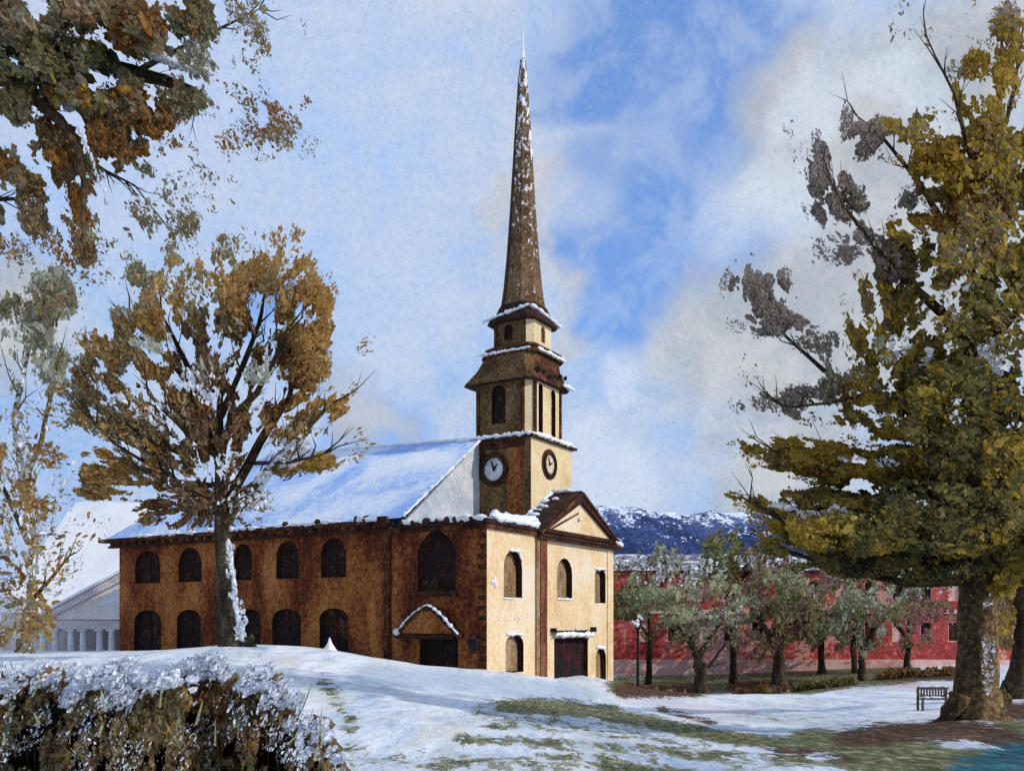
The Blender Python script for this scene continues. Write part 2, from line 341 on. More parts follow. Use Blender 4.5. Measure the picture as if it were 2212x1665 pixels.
def lay(*ss): o = ss[0]; [o := np.maximum(o, q) for q in ss[1:]]; return o
att = {
 'grass': lay(stroke([(1090, 1525), (1250, 1532), (1400, 1558), (1560, 1592), (1750, 1610), (1900, 1595), (2060, 1560)], 15, .85), stroke([(1000, 1592), (1300, 1612), (1500, 1622), (1800, 1650)], 14, .55),
              stroke([(1850, 1640), (2212, 1650)], 30, .9), stroke([(1350, 1480), (1500, 1478), (1700, 1468), (1950, 1455)], 20, 1), stroke([(700, 1470), (760, 1560), (740, 1640)], 16, .5), stroke([(1050, 1570), (1200, 1560)], 12, .5),
              stroke([(2170, 1570), (2300, 1580)], 18, .8), stroke([(1500, 1485), (1750, 1492), (1880, 1468)], 7, .9), stroke([(1300, 1655), (1700, 1690)], 16, .7), stroke([(760, 1650), (1800, 1640)], 30, .46), stroke([(1150, 1515), (1320, 1530)], 14, .6), stroke([(1050, 1535), (1500, 1600)], 30, .42), stroke([(1600, 1545), (1900, 1560)], 14, .35), stroke([(1750, 1600), (2000, 1620)], 26, .9)),
 'soil': lay(stroke([(1840, 1592), (1960, 1580), (2100, 1575), (2200, 1600)], 22, .78), stroke([(1430, 1532), (1540, 1560)], 8, .6), stroke([(1350, 1490), (1500, 1490)], 14, .9), stroke([(1590, 1480), (1700, 1478)], 12, .8), stroke([(1900, 1462), (2060, 1462)], 8, .8),
             stroke([(2150, 1530), (2260, 1540)], 18, .9), stroke([(1650, 1615), (1850, 1640)], 10, .6)),
 'pink': lay(stroke([(1320, 1480), (1345, 1505), (1450, 1528), (1620, 1535)], 13, .55), stroke([(1930, 1475), (2060, 1490)], 10, .8), stroke([(1700, 1490), (1900, 1485)], 8, .4), stroke([(560, 1420), (650, 1425)], 12, .5), stroke([(700, 1440), (1000, 1460)], 12, .3)),
 'teal': lay(stroke([(2110, 1660), (2260, 1625)], 34, .72)), 
 'ice': lay(stroke([(800, 1455), (1250, 1500)], 22, .9), stroke([(1000, 1550), (1100, 1560)], 20, .5)),
}
for k, a in att.items():
    at = gm.attributes.new(k, 'FLOAT', 'POINT'); at.data.foreach_set('value', a.astype(np.float32))
m, t = mat('snowy_ground'); v = t.n('ShaderNodeTexCoord').outputs['Object']
def A(k): return t.n('ShaderNodeAttribute', attribute_name=k).outputs['Fac']
sv = t.scaled(v, 1.0, .17, .6); sw = t.scaled(v, 1.0, .28, .6)
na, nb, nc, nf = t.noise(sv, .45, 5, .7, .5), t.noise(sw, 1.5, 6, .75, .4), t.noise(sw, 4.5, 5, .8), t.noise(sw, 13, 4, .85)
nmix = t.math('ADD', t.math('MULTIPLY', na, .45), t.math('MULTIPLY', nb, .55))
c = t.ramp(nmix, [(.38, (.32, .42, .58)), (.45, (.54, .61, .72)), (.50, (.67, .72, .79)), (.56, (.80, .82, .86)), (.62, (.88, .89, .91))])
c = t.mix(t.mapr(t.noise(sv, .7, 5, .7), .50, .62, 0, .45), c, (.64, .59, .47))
spk = t.math('ADD', t.math('MULTIPLY', nb, .5), t.math('ADD', t.math('MULTIPLY', nc, .3), t.math('MULTIPLY', nf, .2)))
def cover(c, k, colr, amp=3.4, lo=.36, hi=.56, mx=1.0):
    f = t.math('ADD', A(k), t.math('MULTIPLY', t.math('SUBTRACT', spk, .5), amp))
    f = t.math('MULTIPLY', t.mapr(f, lo, hi, 0, mx), t.mapr(A(k), .01, .2))
    return t.mix(f, c, colr)
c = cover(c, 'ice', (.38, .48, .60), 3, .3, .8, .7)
c = cover(c, 'pink', t.ramp(nc, [(.4, (.56, .30, .32)), (.6, (.72, .52, .55))]), 2, .3, .9, .8)
c = cover(c, 'grass', t.ramp(nc, [(.38, (.035, .045, .018)), (.48, (.10, .105, .045)), (.56, (.20, .20, .11)), (.66, (.42, .40, .28))]))
c = cover(c, 'soil', t.ramp(nc, [(.38, (.030, .014, .011)), (.5, (.07, .035, .021)), (.64, (.20, .12, .06))]), 3.6)
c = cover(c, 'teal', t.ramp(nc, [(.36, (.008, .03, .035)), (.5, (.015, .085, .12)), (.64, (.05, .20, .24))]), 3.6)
c = t.mix(1.0, c, t.ramp(nf, [(.34, (.80,)*3), (.66, (1.12,)*3)]), 'MULTIPLY')
surf(t, c, .9, t.math('ADD', nb, t.math('MULTIPLY', nc, .4)), .10)
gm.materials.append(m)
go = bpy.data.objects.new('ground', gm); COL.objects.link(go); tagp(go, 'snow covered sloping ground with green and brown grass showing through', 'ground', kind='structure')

# far wooded hill, distance haze put into its blue colour
hb = MB(); ncol, nrow = 140, 14
vs = []
for j in range(nrow):
    for i in range(ncol):
        X = -700+i*1500/(ncol-1); s_ = j/(nrow-1)
        top = 108+3*math.sin(X*.021)+1.5*math.sin(X*.07+1)+1.2*math.sin(X*.19)
        top = top*min(1, max(0, (X+330)/300))*min(1, max(0, (900-X)/500))
        zz = -8+top*math.sin(s_*math.pi/2)
        vs.append(V(X, 640+s_*180+12*math.sin(X*.03+s_*4), zz+ru(-.8, .8)))
vs += [V(v_.x, v_.y+260, -30) for v_ in vs[-ncol:]]
hb.mesh(vs, [(j*ncol+i, j*ncol+i+1, (j+1)*ncol+i+1, (j+1)*ncol+i) for j in range(nrow) for i in range(ncol-1)], M['hill_forest_haze'])
tagp(hb.build('hill', smooth=True), 'haze-blue wooded hill dusted with snow behind the red building', 'hill', kind='structure')

# ------------------------------------------------------------------ walls with real openings
def arch(u0, u1, z0, z1, kind='round', n=8):
    uc, hw = (u0+u1)/2, (u1-u0)/2
    if kind == 'rect': return [(u0, z0), (u1, z0), (u1, z1), (u0, z1)]
    if kind == 'point':
        zs = z1-(z1-z0)*.36; pts = [(u0, z0), (u1, z0)]
        for i in range(n+1):
            s_ = i/n; pts.append((uc+hw*(1-s_**1.7), zs+(z1-zs)*s_))
        for i in range(n-1, -1, -1):
            s_ = i/n; pts.append((uc-hw*(1-s_**1.7), zs+(z1-zs)*s_))
        return pts
    rise = min(hw*(1.0 if kind == 'round' else .55), (z1-z0)*.45); zs = z1-rise
    return [(u0, z0), (u1, z0)]+[(uc+hw*math.cos(math.pi*i/n), zs+rise*math.sin(math.pi*i/n)) for i in range(n+1)]
def wall(mb, o, ud, nd, outline, holes, m, dep=.4, mr=None):
    def T(p, k=0.0): return o+ud*p[0]+UP*p[1]+nd*k
    loops = [outline]+holes
    tris = tessellate_polygon([[V(p[0], p[1], 0) for p in lp] for lp in loops])
    flat = [T(p) for lp in loops for p in lp]
    mb.mesh(flat, [tuple(t_) for t_ in tris], m)
    for h in holes:
        n = len(h); mb.mesh([T(p) for p in h]+[T(p, -dep) for p in h], [(i, (i+1) % n, n+(i+1) % n, n+i) for i in range(n)], mr or m)
def fill(parent, o, ud, nd, h, m, dep=.36, name='window', frame=M['dark_timber_and_shade'], bars=True, fw=.10, snow=False, label=None):
    """a pane set back in its opening, with frame and glazing bars as a sub-part"""
    def T(p, k=0.0): return o+ud*p[0]+UP*p[1]+nd*k
    mb = MB(); mb.face([T(p, -dep) for p in h], m); w_ = mb.build(name, parent)
    if label: w_['label'] = label
    uc = sum(p[0] for p in h)/len(h); u0 = min(p[0] for p in h); u1 = max(p[0] for p in h); z0 = min(p[1] for p in h); z1 = max(p[1] for p in h)
    zc = (z0+z1)/2; fb = MB(); n = len(h); um = (u0+u1)/2
    inn = [(um+(p[0]-um)*(1-2*fw/(u1-u0)), zc+(p[1]-zc)*(1-2*fw/(z1-z0))) for p in h]
    vs = [T(p, -dep+.09) for p in h]+[T(p, -dep+.09) for p in inn]+[T(p, -dep+.01) for p in inn]
    fb.mesh(vs, [(i, (i+1) % n, n+(i+1) % n, n+i) for i in range(n)]+[(n+i, n+(i+1) % n, 2*n+(i+1) % n, 2*n+i) for i in range(n)], frame)
    if bars:
        fb.box(T((um-.04, z0), -dep+.02), ud*.08, nd*.05, UP*(z1-z0-.12), frame)
        for k in (.36, .68): fb.box(T((u0, z0+(z1-z0)*k), -dep+.02), ud*(u1-u0), nd*.045, UP*.07, frame)
    fb.build('frame', w_)
    if snow:
        s_ = MB(); s_.snowline(T((u0-.05, z0+.02), .05), T((u1+.05, z0+.02), .05), .12, .1, .25); s_.build('snow', w_)
    return w_

# ================================================================== CHURCH
E = 7.35+EZ; NE = 8.05+EZ; LEN = a_at(258, 0); WID = b_at(1325, 0); APX = 9.2; zb = -4
ch = root('church', P(0, 0, 0), 'tall steepled church with brown shaded brick side, lit cream front and snowy roofs', 'church')
nS, nF = -RD, -LD                                # outward normals: side wall, front wall
S = lambda x: a_at(x, 0)
# nave side wall with ten arched openings
mb = MB(); holes = []
side = []
for x0, x1 in ((292, 346), (386, 436), (506, 544), (597, 645), (693, 748)):
    side.append(arch(S(x1), S(x0), EZ+3.65, EZ+6.95-.1*(x0 < 400), 'round'))
for x0, x1 in ((290, 348), (382, 434), (520, 562), (588, 650), (690, 752)):
    side.append(arch(S(x1), S(x0), EZ-3.2, EZ+1.05, 'flat'))
wall(mb, P(0, 0), LD, nS, [(APX, zb), (LEN, zb), (LEN, NE-.3), (APX, NE-.3)], side, M['side_brick_shaded'], .45, M['dark_timber_and_shade'])  # dark reveals paint the shade inside the arches
mb.build('side_wall', ch)
for h in side: fill(ch, P(0, 0), LD, nS, h, M['window_dark'], .40)
# block side wall: great pointed window and doorway
blk = [arch(S(984), S(902), EZ+2.3, EZ+7.28, 'point'), arch(S(990), S(907), zb+.2, EZ-1.0, 'rect')]
mb = MB(); wall(mb, P(0, 0), LD, nS, [(0, zb), (APX, zb), (APX, E-.2), (0, E-.2)], blk, M['block_brick_shaded'], .5, M['dark_timber_and_shade'])  # reveals coloured dark as shade in the window and doorway
mb.build('side_wall', ch)
o = fill(ch, P(0, 0), LD, nS, blk[0], M['window_dark'], .45, fw=.2, label='great pointed window above the side door'); 
fill(ch, P(0, 0), LD, nS, blk[1], M['window_dark'], .45, name='door', fw=.16, label='dark side doorway under the gabled canopy')
mb = MB(); ua, ub = S(985), S(903)               # heavy sill under the great window
mb.box(P(ua-.2, -.18, EZ+1.9), LD*(ub-ua+.4), RD*.178, UP*.4, M['dark_timber_and_shade']); mb.build('sill', ch)
# front wall
Ff = lambda x: b_at(x, 0)
front = [arch(Ff(1088), Ff(1128), z_at(1290, 0, Ff(1108)), z_at(1188, 0, Ff(1108)), 'round'),
         arch(Ff(1203), Ff(1236), z_at(1294, 0, Ff(1219)), z_at(1205, 0, Ff(1219)), 'round'),
         arch(Ff(1285), Ff(1308), z_at(1302, 0, Ff(1296)), z_at(1228, 0, Ff(1296)), 'flat'),
         arch(Ff(1092), Ff(1131), z_at(1452, 0, Ff(1110)), z_at(1370, 0, Ff(1110)), 'flat'),
         arch(Ff(1287), Ff(1309), z_at(1482, 0, Ff(1298)), z_at(1398, 0, Ff(1298)), 'round'),
         arch(Ff(1197), Ff(1270), z_at(1480, 0, Ff(1233)), z_at(1377, 0, Ff(1233)), 'rect')]
mb = MB(); wall(mb, P(0, 0), RD, nF, [(0, zb), (WID, zb), (WID, E-.2), (0, E-.2)], front, M['cream_stucco_lit'], .6, M['dark_timber_and_shade'])  # recess shade painted on the reveals with the dark colour
mb.build('front_wall', ch)
for i, h in enumerate(front[:5]): fill(ch, P(0, 0), RD, nF, h, M['window_tan'], .55, bars=False, fw=.09, frame=M['timber_cornice'], snow=i == 1)
fill(ch, P(0, 0), RD, nF, front[5], M['door_dark'], .5, name='door', fw=.14, label='black and red front doorway')
mb = MB()                                        # plain rear and far walls
mb.face([P(0, WID, zb), P(LEN, WID, zb), P(LEN, WID, NE-.3), P(0, WID, E-.2)], M['side_brick_shaded'])
mb.face([P(LEN, 0, zb), P(LEN, WID, zb), P(LEN, WID, NE-.3), P(LEN, 0, NE-.3)], M['side_brick_shaded'])
mb.build('rear_wall', ch)
# nave roof
RZ = EZ+16.4; rb = WID/2; ov = .75
mb = MB(); ga = 7.6
A0, A1 = P(ga, -ov, NE+.1), P(LEN+2.0, -ov, NE-.15); R0, R1 = P(ga, rb, RZ), P(LEN-9, rb, RZ+1.0)
B0, B1 = P(ga, WID+ov, NE+.1), P(LEN+2.0, WID+ov, NE-.15)
def grid_quad(mb, a, b, c_, d, m, n=26, k=10, amp=.10):
    vs = []
    for j in range(k+1):
        for i in range(n+1):
            p = a.lerp(b, i/n).lerp(d.lerp(c_, i/n), j/k); e = 0 if (j == 0) else 1
            vs.append(p+UP*amp*e*ru(-.5, 1))
    mb.mesh(vs, [(j*(n+1)+i, j*(n+1)+i+1, (j+1)*(n+1)+i+1, (j+1)*(n+1)+i) for j in range(k) for i in range(n)], m)
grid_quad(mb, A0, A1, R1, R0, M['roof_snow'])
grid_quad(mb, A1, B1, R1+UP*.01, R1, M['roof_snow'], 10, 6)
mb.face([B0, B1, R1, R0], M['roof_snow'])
mb.build('roof', ch, smooth=True)
mb = MB(); mb.prism([P(ga+.5, 0, NE-.4), P(ga+.5, WID, NE-.4), P(ga+.5, rb, RZ-.35)], LD*.3, M['gable_grey']); mb.build('gable_wall', ch)
mb = MB(); mb.snowline(P(ga+.2, -.3, NE+.25), P(ga+.2, rb, RZ), .16, .14); mb.snowline(P(ga, rb, RZ+.05), P(LEN-9, rb, RZ+1.05), .2, .16, .6)
for i in range(9):
    mb.snowline(P(APX+1+i*3.4+ru(-1, 1), -ov, NE+.12), P(APX+3.6+i*3.4, -ov, NE+.14), .26, .2)
mb.build('snow', ch, smooth=True)
# nave cornice: fascia, brown soffit band, dark lower string
mb = MB()
mb.box(P(APX-.3, -ov-.1, NE-.26), LD*(LEN+2.5-APX), RD*(ov+.1), UP*.34, M['timber_cornice'])
mb.box(P(APX-.1, -.42, NE-.62), LD*(LEN+1-APX), RD*.42, UP*.358, M['side_brick_shaded'])
mb.box(P(APX-.1, -.52, NE-.82), LD*(LEN+1.2-APX), RD*.52, UP*.198, M['dark_timber_and_shade'])
for i in range(30):
    a = APX+.5+i*1.18; mb.box(P(a, -.6, NE-.60), LD*ru(.3, .7), RD*.17, UP*ru(.2, .32), M['dark_timber_and_shade'])
for a in (APX+3, APX+7.2, APX+11, APX+15.5, APX+2): mb.blob(P(a, -.75, NE+.2), .28, M['dark_timber_and_shade'])
mb.box(P(LEN, -.5, NE-.24), LD*2.1, RD*(WID+.9), UP*.3, M['timber_cornice'])
mb.build('cornice', ch)
# front block: low roof slab behind a cornice
mb = MB(); mb.box(P(-.4, -.6, E+.02), LD*(ga+.9), RD*(WID+1.2), UP*.34, M['dark_timber_and_shade'])
mb.box(P(-.25, -.4, E-.36), LD*(APX+.2), RD*(WID+.8), UP*.378, M['timber_cornice'])
for i in range(8): mb.blob(P(1.3+i*1.05+ru(-.3, .3), -.62, E+.36), ru(.16, .34), M['dark_timber_and_shade'])
mb.build('cornice', ch)
mb = MB(); b0 = 5.0
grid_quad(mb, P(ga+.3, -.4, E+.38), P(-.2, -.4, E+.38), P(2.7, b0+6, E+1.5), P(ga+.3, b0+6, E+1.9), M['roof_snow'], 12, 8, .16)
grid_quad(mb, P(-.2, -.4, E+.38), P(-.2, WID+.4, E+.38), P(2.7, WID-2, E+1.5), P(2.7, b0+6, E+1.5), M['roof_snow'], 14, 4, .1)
mb.snowline(P(-.3, .6, E+.5), P(-.3, 7.4, E+.5), .36, .28); mb.snowline(P(-.3, -.5, E+.45), P(4.5, -.5, E+.5), .26, .24); mb.snowline(P(5, -.5, E+.42), P(8, -.5, E+.42), .2, .18)
mb.snowline(P(.2, 1, E+.7), P(.6, 8.5, E+.9), .5, .36)
mb.build('roof', ch, smooth=True)
# pilasters, downpipe, quoins
mb = MB(); a = S(838); mb.box(P(a-.35, -.22, zb), LD*.62, RD*.218, UP*(NE-zb-.1), M['timber_cornice']); mb.box(P(a-.5, -.9, NE-.5), LD*.9, RD*.86, UP*.8, M['dark_timber_and_shade']); mb.build('pilaster', ch)
mb = MB(); b = Ff(1156); mb.box(P(-.16, b, zb), LD*.158, RD*(Ff(1163)-b), UP*(E-zb-.4), M['window_tan']); b = Ff(1163.4)
mb.box(P(-.24, b, zb), LD*.238, RD*(Ff(1177)-b), UP*(E-zb-.4), M['red_pilaster']); mb.build('pilaster', ch)
mb = MB()
for i in range(13): mb = MB(); mb.box(P(0.02, -.05, .6+i*.78), LD*ru(.35, .8), RD*.048, UP*.34, M['timber_cornice']); mb.build('quoin', ch)
mb = MB(); b = Ff(1305); mb.box(P(-.10, Ff(1311), zb), LD*.098, RD*.5, UP*(E-zb-.5), M['cream_stucco_lit']); mb.build('corner_strip', ch)
# pediment over the entrance bay
pb0, pb1, pc = Ff(1160), WID+.35, Ff(1247); pz = E-.25; pA = z_at(1068, 0, pc); pj = -.55
mb = MB(); mb.prism([P(-.2, pb0+.3, pz+.35), P(-.2, pb1-.3, pz+.35), P(-.2, pc, pA-.7)], LD*.6, M['cream_stucco_lit'])
mb.build('pediment', ch)
mb = MB()
def beam(p, q, w_, h_, m): d = q-p; n = d.cross(LD).normalized(); mb.box(p, d, n*h_, LD*w_, m)
for s0, e0 in ((pb0-.35, pc), (pb1+.25, pc)):
    p = P(pj, s0, pz+.05); q = P(pj, e0, pA); d = q-p; n = V(0, 0, -1)
    vs = [p, q, q+n*.75, p+n*.15]; mb.prism(vs if s0 < pc else vs[::-1], LD*.5, M['dark_timber_and_shade'])
    p2 = P(pj-.12, s0, pz+.2); q2 = P(pj-.12, e0, pA+.2); mb.prism([p2, q2, q2+n*.3, p2+n*.16], LD*.11, M['timber_cornice'])
mb.box(P(pj+.02, pb0-.3, pz-.32), LD*.52, RD*(pb1-pb0+.6), UP*.42, M['timber_cornice'])
mb.box(P(pj-.1, pb0-.2, pz-.12), LD*.115, RD*(pb1-pb0+.8), UP*.16, M['dark_timber_and_shade'])
# inner beige raking line
ps = P(-.27, pb0+1.7, pz+.62); qs = P(-.27, pc-.2, pA-1.6); mb.prism([ps, qs, qs-UP*.2, ps-UP*.2], LD*.06, M['red_pilaster'])
mb.build('raking_cornice', ch)
mb = MB(); back = 2.9
for s0 in (pb0-.45, pb1+.35):
    mb.prism([P(pj+.1, s0, pz+.12), P(pj+.1, pc, pA+.1), P(pj+.1, pc, pA+.32), P(pj+.1, s0, pz+.34)], LD*(back-pj), M['dark_timber_and_shade'])
mb.build('pediment_roof', ch)
mb = MB()
q0, q1 = P(.2, pb0+.6, pz+1.0), P(.2, pc, pA+.42)
for k in range(15):
    t_ = .35+.62*fr(); c_ = P(ru(1.2, back), pb0-.4, pz+.4).lerp(P(ru(.3, back), pc, pA+.42), t_)
    mb.blob(c_, ru(.18, .42), M['snow'], (1, 1, .5))
mb.snowline(P(.6, pc-.1, pA+.42), P(back, pc-.1, pA+.42), .24, .18); mb.snowline(P(2.6, pb0+2.2, pz+1.6), P(2.6, pc, pA+.4), .26, .2)
mb.snowline(P(pj, WID-.6, pz+.45), P(pj, WID+.9, pz+.05), .3, .25); mb.snowline(P(-.3, WID+.1, pz+.25), P(2.5, WID+.5, pz+.3), .4, .3)
mb.blob(P(-.35, pc-.2, pz+1.9), .2, M['snow'], (1, 1, .8))
mb.build('snow', ch, smooth=True)
# gabled canopy on the side door
c0, c1, cm = S(1003), S(868), S(938); cz = EZ-1.0; cp = z_at(1305, cm, -1)-.1
mb = MB(); dp = 1.0
def cvp(k, s0, top=0): f = k/6; return P(s0+(cm-s0)*f, -dp+.05 if top else -dp, cz+(cp-cz)*(math.sin(f*math.pi/2)**1.25)*.75+(cp-cz)*.25*f+top)
mb.prism([P(c0+.5, -.9, cz), P(c1-.5, -.9, cz)]+[cvp(k, c1)-UP*.3+RD*.1 for k in range(2, 7)]+[cvp(k, c0)-UP*.3+RD*.1 for k in range(5, 1, -1)], RD*.25, M['block_brick_shaded'])
for s0 in (c0, c1):
    cv = [cvp(k, s0) for k in range(7)]
    lo = [p-UP*.34 for p in cv[::-1]]
    mb.prism(cv+lo if s0 < cm else (cv+lo)[::-1], RD*(dp-.003), M['timber_cornice'])
mb.box(P(c0+.3, -dp-.02, cz-.42), LD*(c1-c0-.6), RD*dp, UP*.36, M['dark_timber_and_shade'])
cn = mb.build('door_canopy', ch)
mb = MB()
for s0 in (c0, c1):
    for k in range(6): mb.snowline(cvp(k, s0, .06), cvp(k+1, s0, .06), .15, .13, .2)
mb.blob(P(c1-.25, -dp, cz+.1), .3, M['snow'])
mb.build('snow', cn, smooth=True)
# front door hood and lintels with snow
mb = MB(); h0, h1 = Ff(1190), Ff(1276); hz = z_at(1364, 0, Ff(1233))
mb.box(P(-.5, h0, hz), LD*.498, RD*(h1-h0), UP*.13, M['iron']); mb.box(P(-.55, h0-.1, hz), LD*.55, RD*.14, UP*.35, M['iron']); mb.box(P(-.55, h1-.05, hz-.05), LD*.55, RD*.16, UP*.45, M['iron'])
hd = mb.build('door_hood', ch)
mb = MB(); mb.snowline(P(-.42, h0+.2, hz-.2), P(-.42, h1-.2, hz-.28), .2, .26, .3); mb.blob(P(-.5, (h0+h1)/2, hz+.25), .14, M['snow']); mb.build('snow', hd, smooth=True)
mb = MB()
def lump(x0, y0, x1, y1, r): mb = MB(); bb = Ff(x0); bc = Ff(x1); mb.snowline(P(-.06, bb, z_at(y0, 0, bb)), P(-.06, bc, z_at(y1, 0, bc)), r, r, .22); mb.build('snow', ch, smooth=True)
lump(1100, 1188, 1122, 1190, .16); lump(1118, 1190, 1127, 1212, .12); lump(1094, 1369, 1128, 1370, .15); lump(1284, 1229, 1308, 1229, .15); lump(1288, 1398, 1307, 1398, .17); lump(1086, 1292, 1112, 1292, .1)
for x, y, r in ((1067, 1252, .26), (1069, 1262, .24), (1063, 1257, .18), (1089, 1336, .15), (1117, 1330, .15), (1112, 1336, .16), (1122, 1334, .1), (1166, 1340, .12), (1176, 1336, .12), (1109, 1357, .09), (1180, 1347, .08)):
    mb = MB(); mb.blob(P(-.03, Ff(x), z_at(y, 0, Ff(x))), r, M['snow'], (.6, .6, 1.1)); mb.build('snow_patch', ch, smooth=True)
mb = MB(); a = S(1026); mb.box(P(a-.4, -.35, EZ-2.1), LD*.8, RD*.348, UP*.75, M['iron']); mb.tube([P(a, -.3, EZ-1.4), P(a, -.3, EZ-1.0)], [.3, .05], M['iron'], 6); mb.box(P(a-.1, -.3, EZ-2.5), LD*.2, RD*.29, UP*.398, M['iron'])
mb.build('wall_lantern', ch)

# ---- tower
ta0, ta1, tb0, tb1 = 2.7, 10.2, 11.35, 19.0; tz0 = E-1; tz1 = EZ+16.1
mb = MB(); S2 = lambda x, y: (a_at(x, tb0), z_at(y, a_at(x, tb0), tb0))
wall(mb, P(0, tb0), LD, nS, [(ta0, tz0), (ta1, tz0), (ta1, tz1), (ta0, tz1)], [], M['tower_brick_shaded'])
wall(mb, P(ta0, 0), RD, nF, [(tb0, tz0), (tb1, tz0), (tb1, tz1), (tb0, tz1)], [], M['tower_stucco_lit'])
mb.face([P(ta1, tb0, tz0), P(ta1, tb1, tz0), P(ta1, tb1, tz1), P(ta1, tb0, tz1)], M['tower_brick_shaded']); mb.face([P(ta0, tb1, tz0), P(ta1, tb1, tz0), P(ta1, tb1, tz1), P(ta0, tb1, tz1)], M['tower_brick_shaded'])
mb.face([P(ta0, tb0, tz1), P(ta1, tb0, tz1), P(ta1, tb1, tz1), P(ta0, tb1, tz1)], M['snow'])
# dark stained corner boards and top frieze
mb.box(P(ta0-.004, tb0-.12, tz0), LD*.55, RD*.118, UP*(tz1-tz0), M['tower_brick_shaded'])
mb.box(P(ta0+.9, tb0-.05, tz0), LD*1.5, RD*.048, UP*(tz1-tz0-.3), M['block_brick_shaded'])
mb.box(P(ta0+.2, tb0-.10, tz1-.75), LD*(ta1-ta0-.3), RD*.098, UP*.6, M['timber_cornice'])
mb.box(P(ta0+4.7, tb0-.05, tz1-3.4), LD*.9, RD*.048, UP*2.64, M['timber_cornice'])
mb.build('tower', ch)
mb = MB(); mb.box(P(ta0-.35, tb0-.35, tz1+.004), LD*(ta1-ta0+.7), RD*(tb1-tb0+.9), UP*.22, M['timber_cornice']); lg = mb.build('ledge', ch)
mb = MB(); mb.snowline(P(ta0-.25, tb0-.25, tz1+.32), P(ta1+.3, tb0-.25, tz1+.32), .24, .22, .3); mb.snowline(P(ta0-.25, tb0-.2, tz1+.32), P(ta0-.25, tb1+.3, tz1+.32), .26, .24, .35)
mb.box(P(ta0, tb0, tz1+.226), LD*(ta1-ta0), RD*(tb1-tb0), UP*.12, M['snow']); mb.build('snow', lg, smooth=True)
# clocks
def clock(o, ud, nd, r, label, angs, face_m):
    mb = MB()
    def ring(r0, r1, k0, k1, m, n=28, dx=0):
        vs = []
        for rr, kk in ((r0, k0), (r1, k0), (r1, k1), (r0, k1)):
            vs += [o+ud*(math.cos(2*math.pi*i/n)*rr+dx)+UP*math.sin(2*math.pi*i/n)*rr+nd*kk for i in range(n)]
        mb.mesh(vs, [(j*n+i, j*n+(i+1) % n, ((j+1) % 4)*n+(i+1) % n, ((j+1) % 4)*n+i) for j in range(4) for i in range(n)], m)
    ring(r*.98, r*1.28, .02, .22, M['dark_timber_and_shade'])
    ring(r*1.1, r*1.5, .01, .10, M['timber_cornice'])
    k = mb.build('clock', ch); k['label'] = label
    mb = MB(); n = 28; mb.face([o+ud*math.cos(2*math.pi*i/n)*r+UP*math.sin(2*math.pi*i/n)*r+nd*.06 for i in range(n)], face_m); mb.build('dial', k)
    mb = MB()
    for i in range(12):
        mb = MB(); t_ = math.pi*i/6; d = ud*math.sin(t_)+UP*math.cos(t_); s_ = d.cross(nd)
        mb.box(o+d*r*.82-s_*.025+nd*.07, d*r*.12, s_*.05, nd*.01, M['iron']); mb.build('hour_mark', k)
    for t_, l_, w_ in angs:
        t_ = math.radians(t_); d = ud*math.sin(t_)+UP*math.cos(t_); s_ = d.cross(nd); mb = MB()
        mb.prism([o-d*r*.12+s_*w_+nd*.09, o-d*r*.12-s_*w_+nd*.09, o+d*r*l_-s_*w_*.4+nd*.09, o+d*r*l_+s_*w_*.4+nd*.09], nd*.03, M['dark_timber_and_shade']); mb.build('hand', k)
u, z = S2(1068, 1014); clock(P(u, tb0, z), LD, nS, 1.06, 'clock on the brown side of the tower', ((20, .8, .12), (-35, .55, .14)), M['clock_white'])
b = b_at(1186, ta0); clock(P(ta0, b, z_at(1003, ta0, b)), RD, nF, .92, 'clock on the cream front of the tower', ((-20, .75, .10), (70, .5, .12)), M['clock_tan'])

# ---- belfry (square with cut corners), hood, lantern, skirt, spire
def ring8(ca, cb, h, ch_, z):
    q = [(-h, -h+ch_), (-h, h-ch_), (-h+ch_, h), (h-ch_, h), (h, h-ch_), (h, -h+ch_), (h-ch_, -h), (-h+ch_, -h)]
    return [P(ca+a, cb+b, z) for a, b in q]          # edge 0-1 is the front face, edge 6-7 the side face, 7-0 the near corner
def drum(mb, rings, mats):
    for r0, r1 in zip(rings[:-1], rings[1:]):
        for i in range(8): mb.face([r0[i], r0[(i+1) % 8], r1[(i+1) % 8], r1[i]], mats[i])
ba, bb_, bh, bc = 6.35, 15.25, 3.15, .8; bz1 = EZ+22.2
MF = [M['tower_stucco_lit'], M['tower_stucco_lit'], M['tower_brick_shaded'], M['tower_brick_shaded'], M['tower_brick_shaded'], M['tower_brick_shaded'], M['tower_brick_shaded'], M['tower_stucco_lit']]
mb = MB(); r0, r1 = ring8(ba, bb_, bh, bc, tz1+.2), ring8(ba, bb_, bh, bc, bz1)
for i in range(1, 8):
    if i not in (6,): mb.face([r0[i], r0[(i+1) % 8], r1[(i+1) % 8], r1[i]], MF[i])
sideo = P(0, bb_-bh); fronto = P(ba-bh, 0)
hs = arch(a_at(1092, bb_-bh), a_at(1062, bb_-bh), tz1+1.7, tz1+5.2, 'round')
hf = [arch(bb_-1.7, bb_-.9, tz1+.9, tz1+5.3, 'round'), arch(bb_+.6, bb_+1.5, tz1+.9, tz1+5.2, 'round')]
wall(mb, sideo, LD, nS, [(ba-bh+bc, tz1+.2), (ba+bh-bc, tz1+.2), (ba+bh-bc, bz1), (ba-bh+bc, bz1)], [hs], M['tower_brick_shaded'], .4, M['dark_timber_and_shade'])
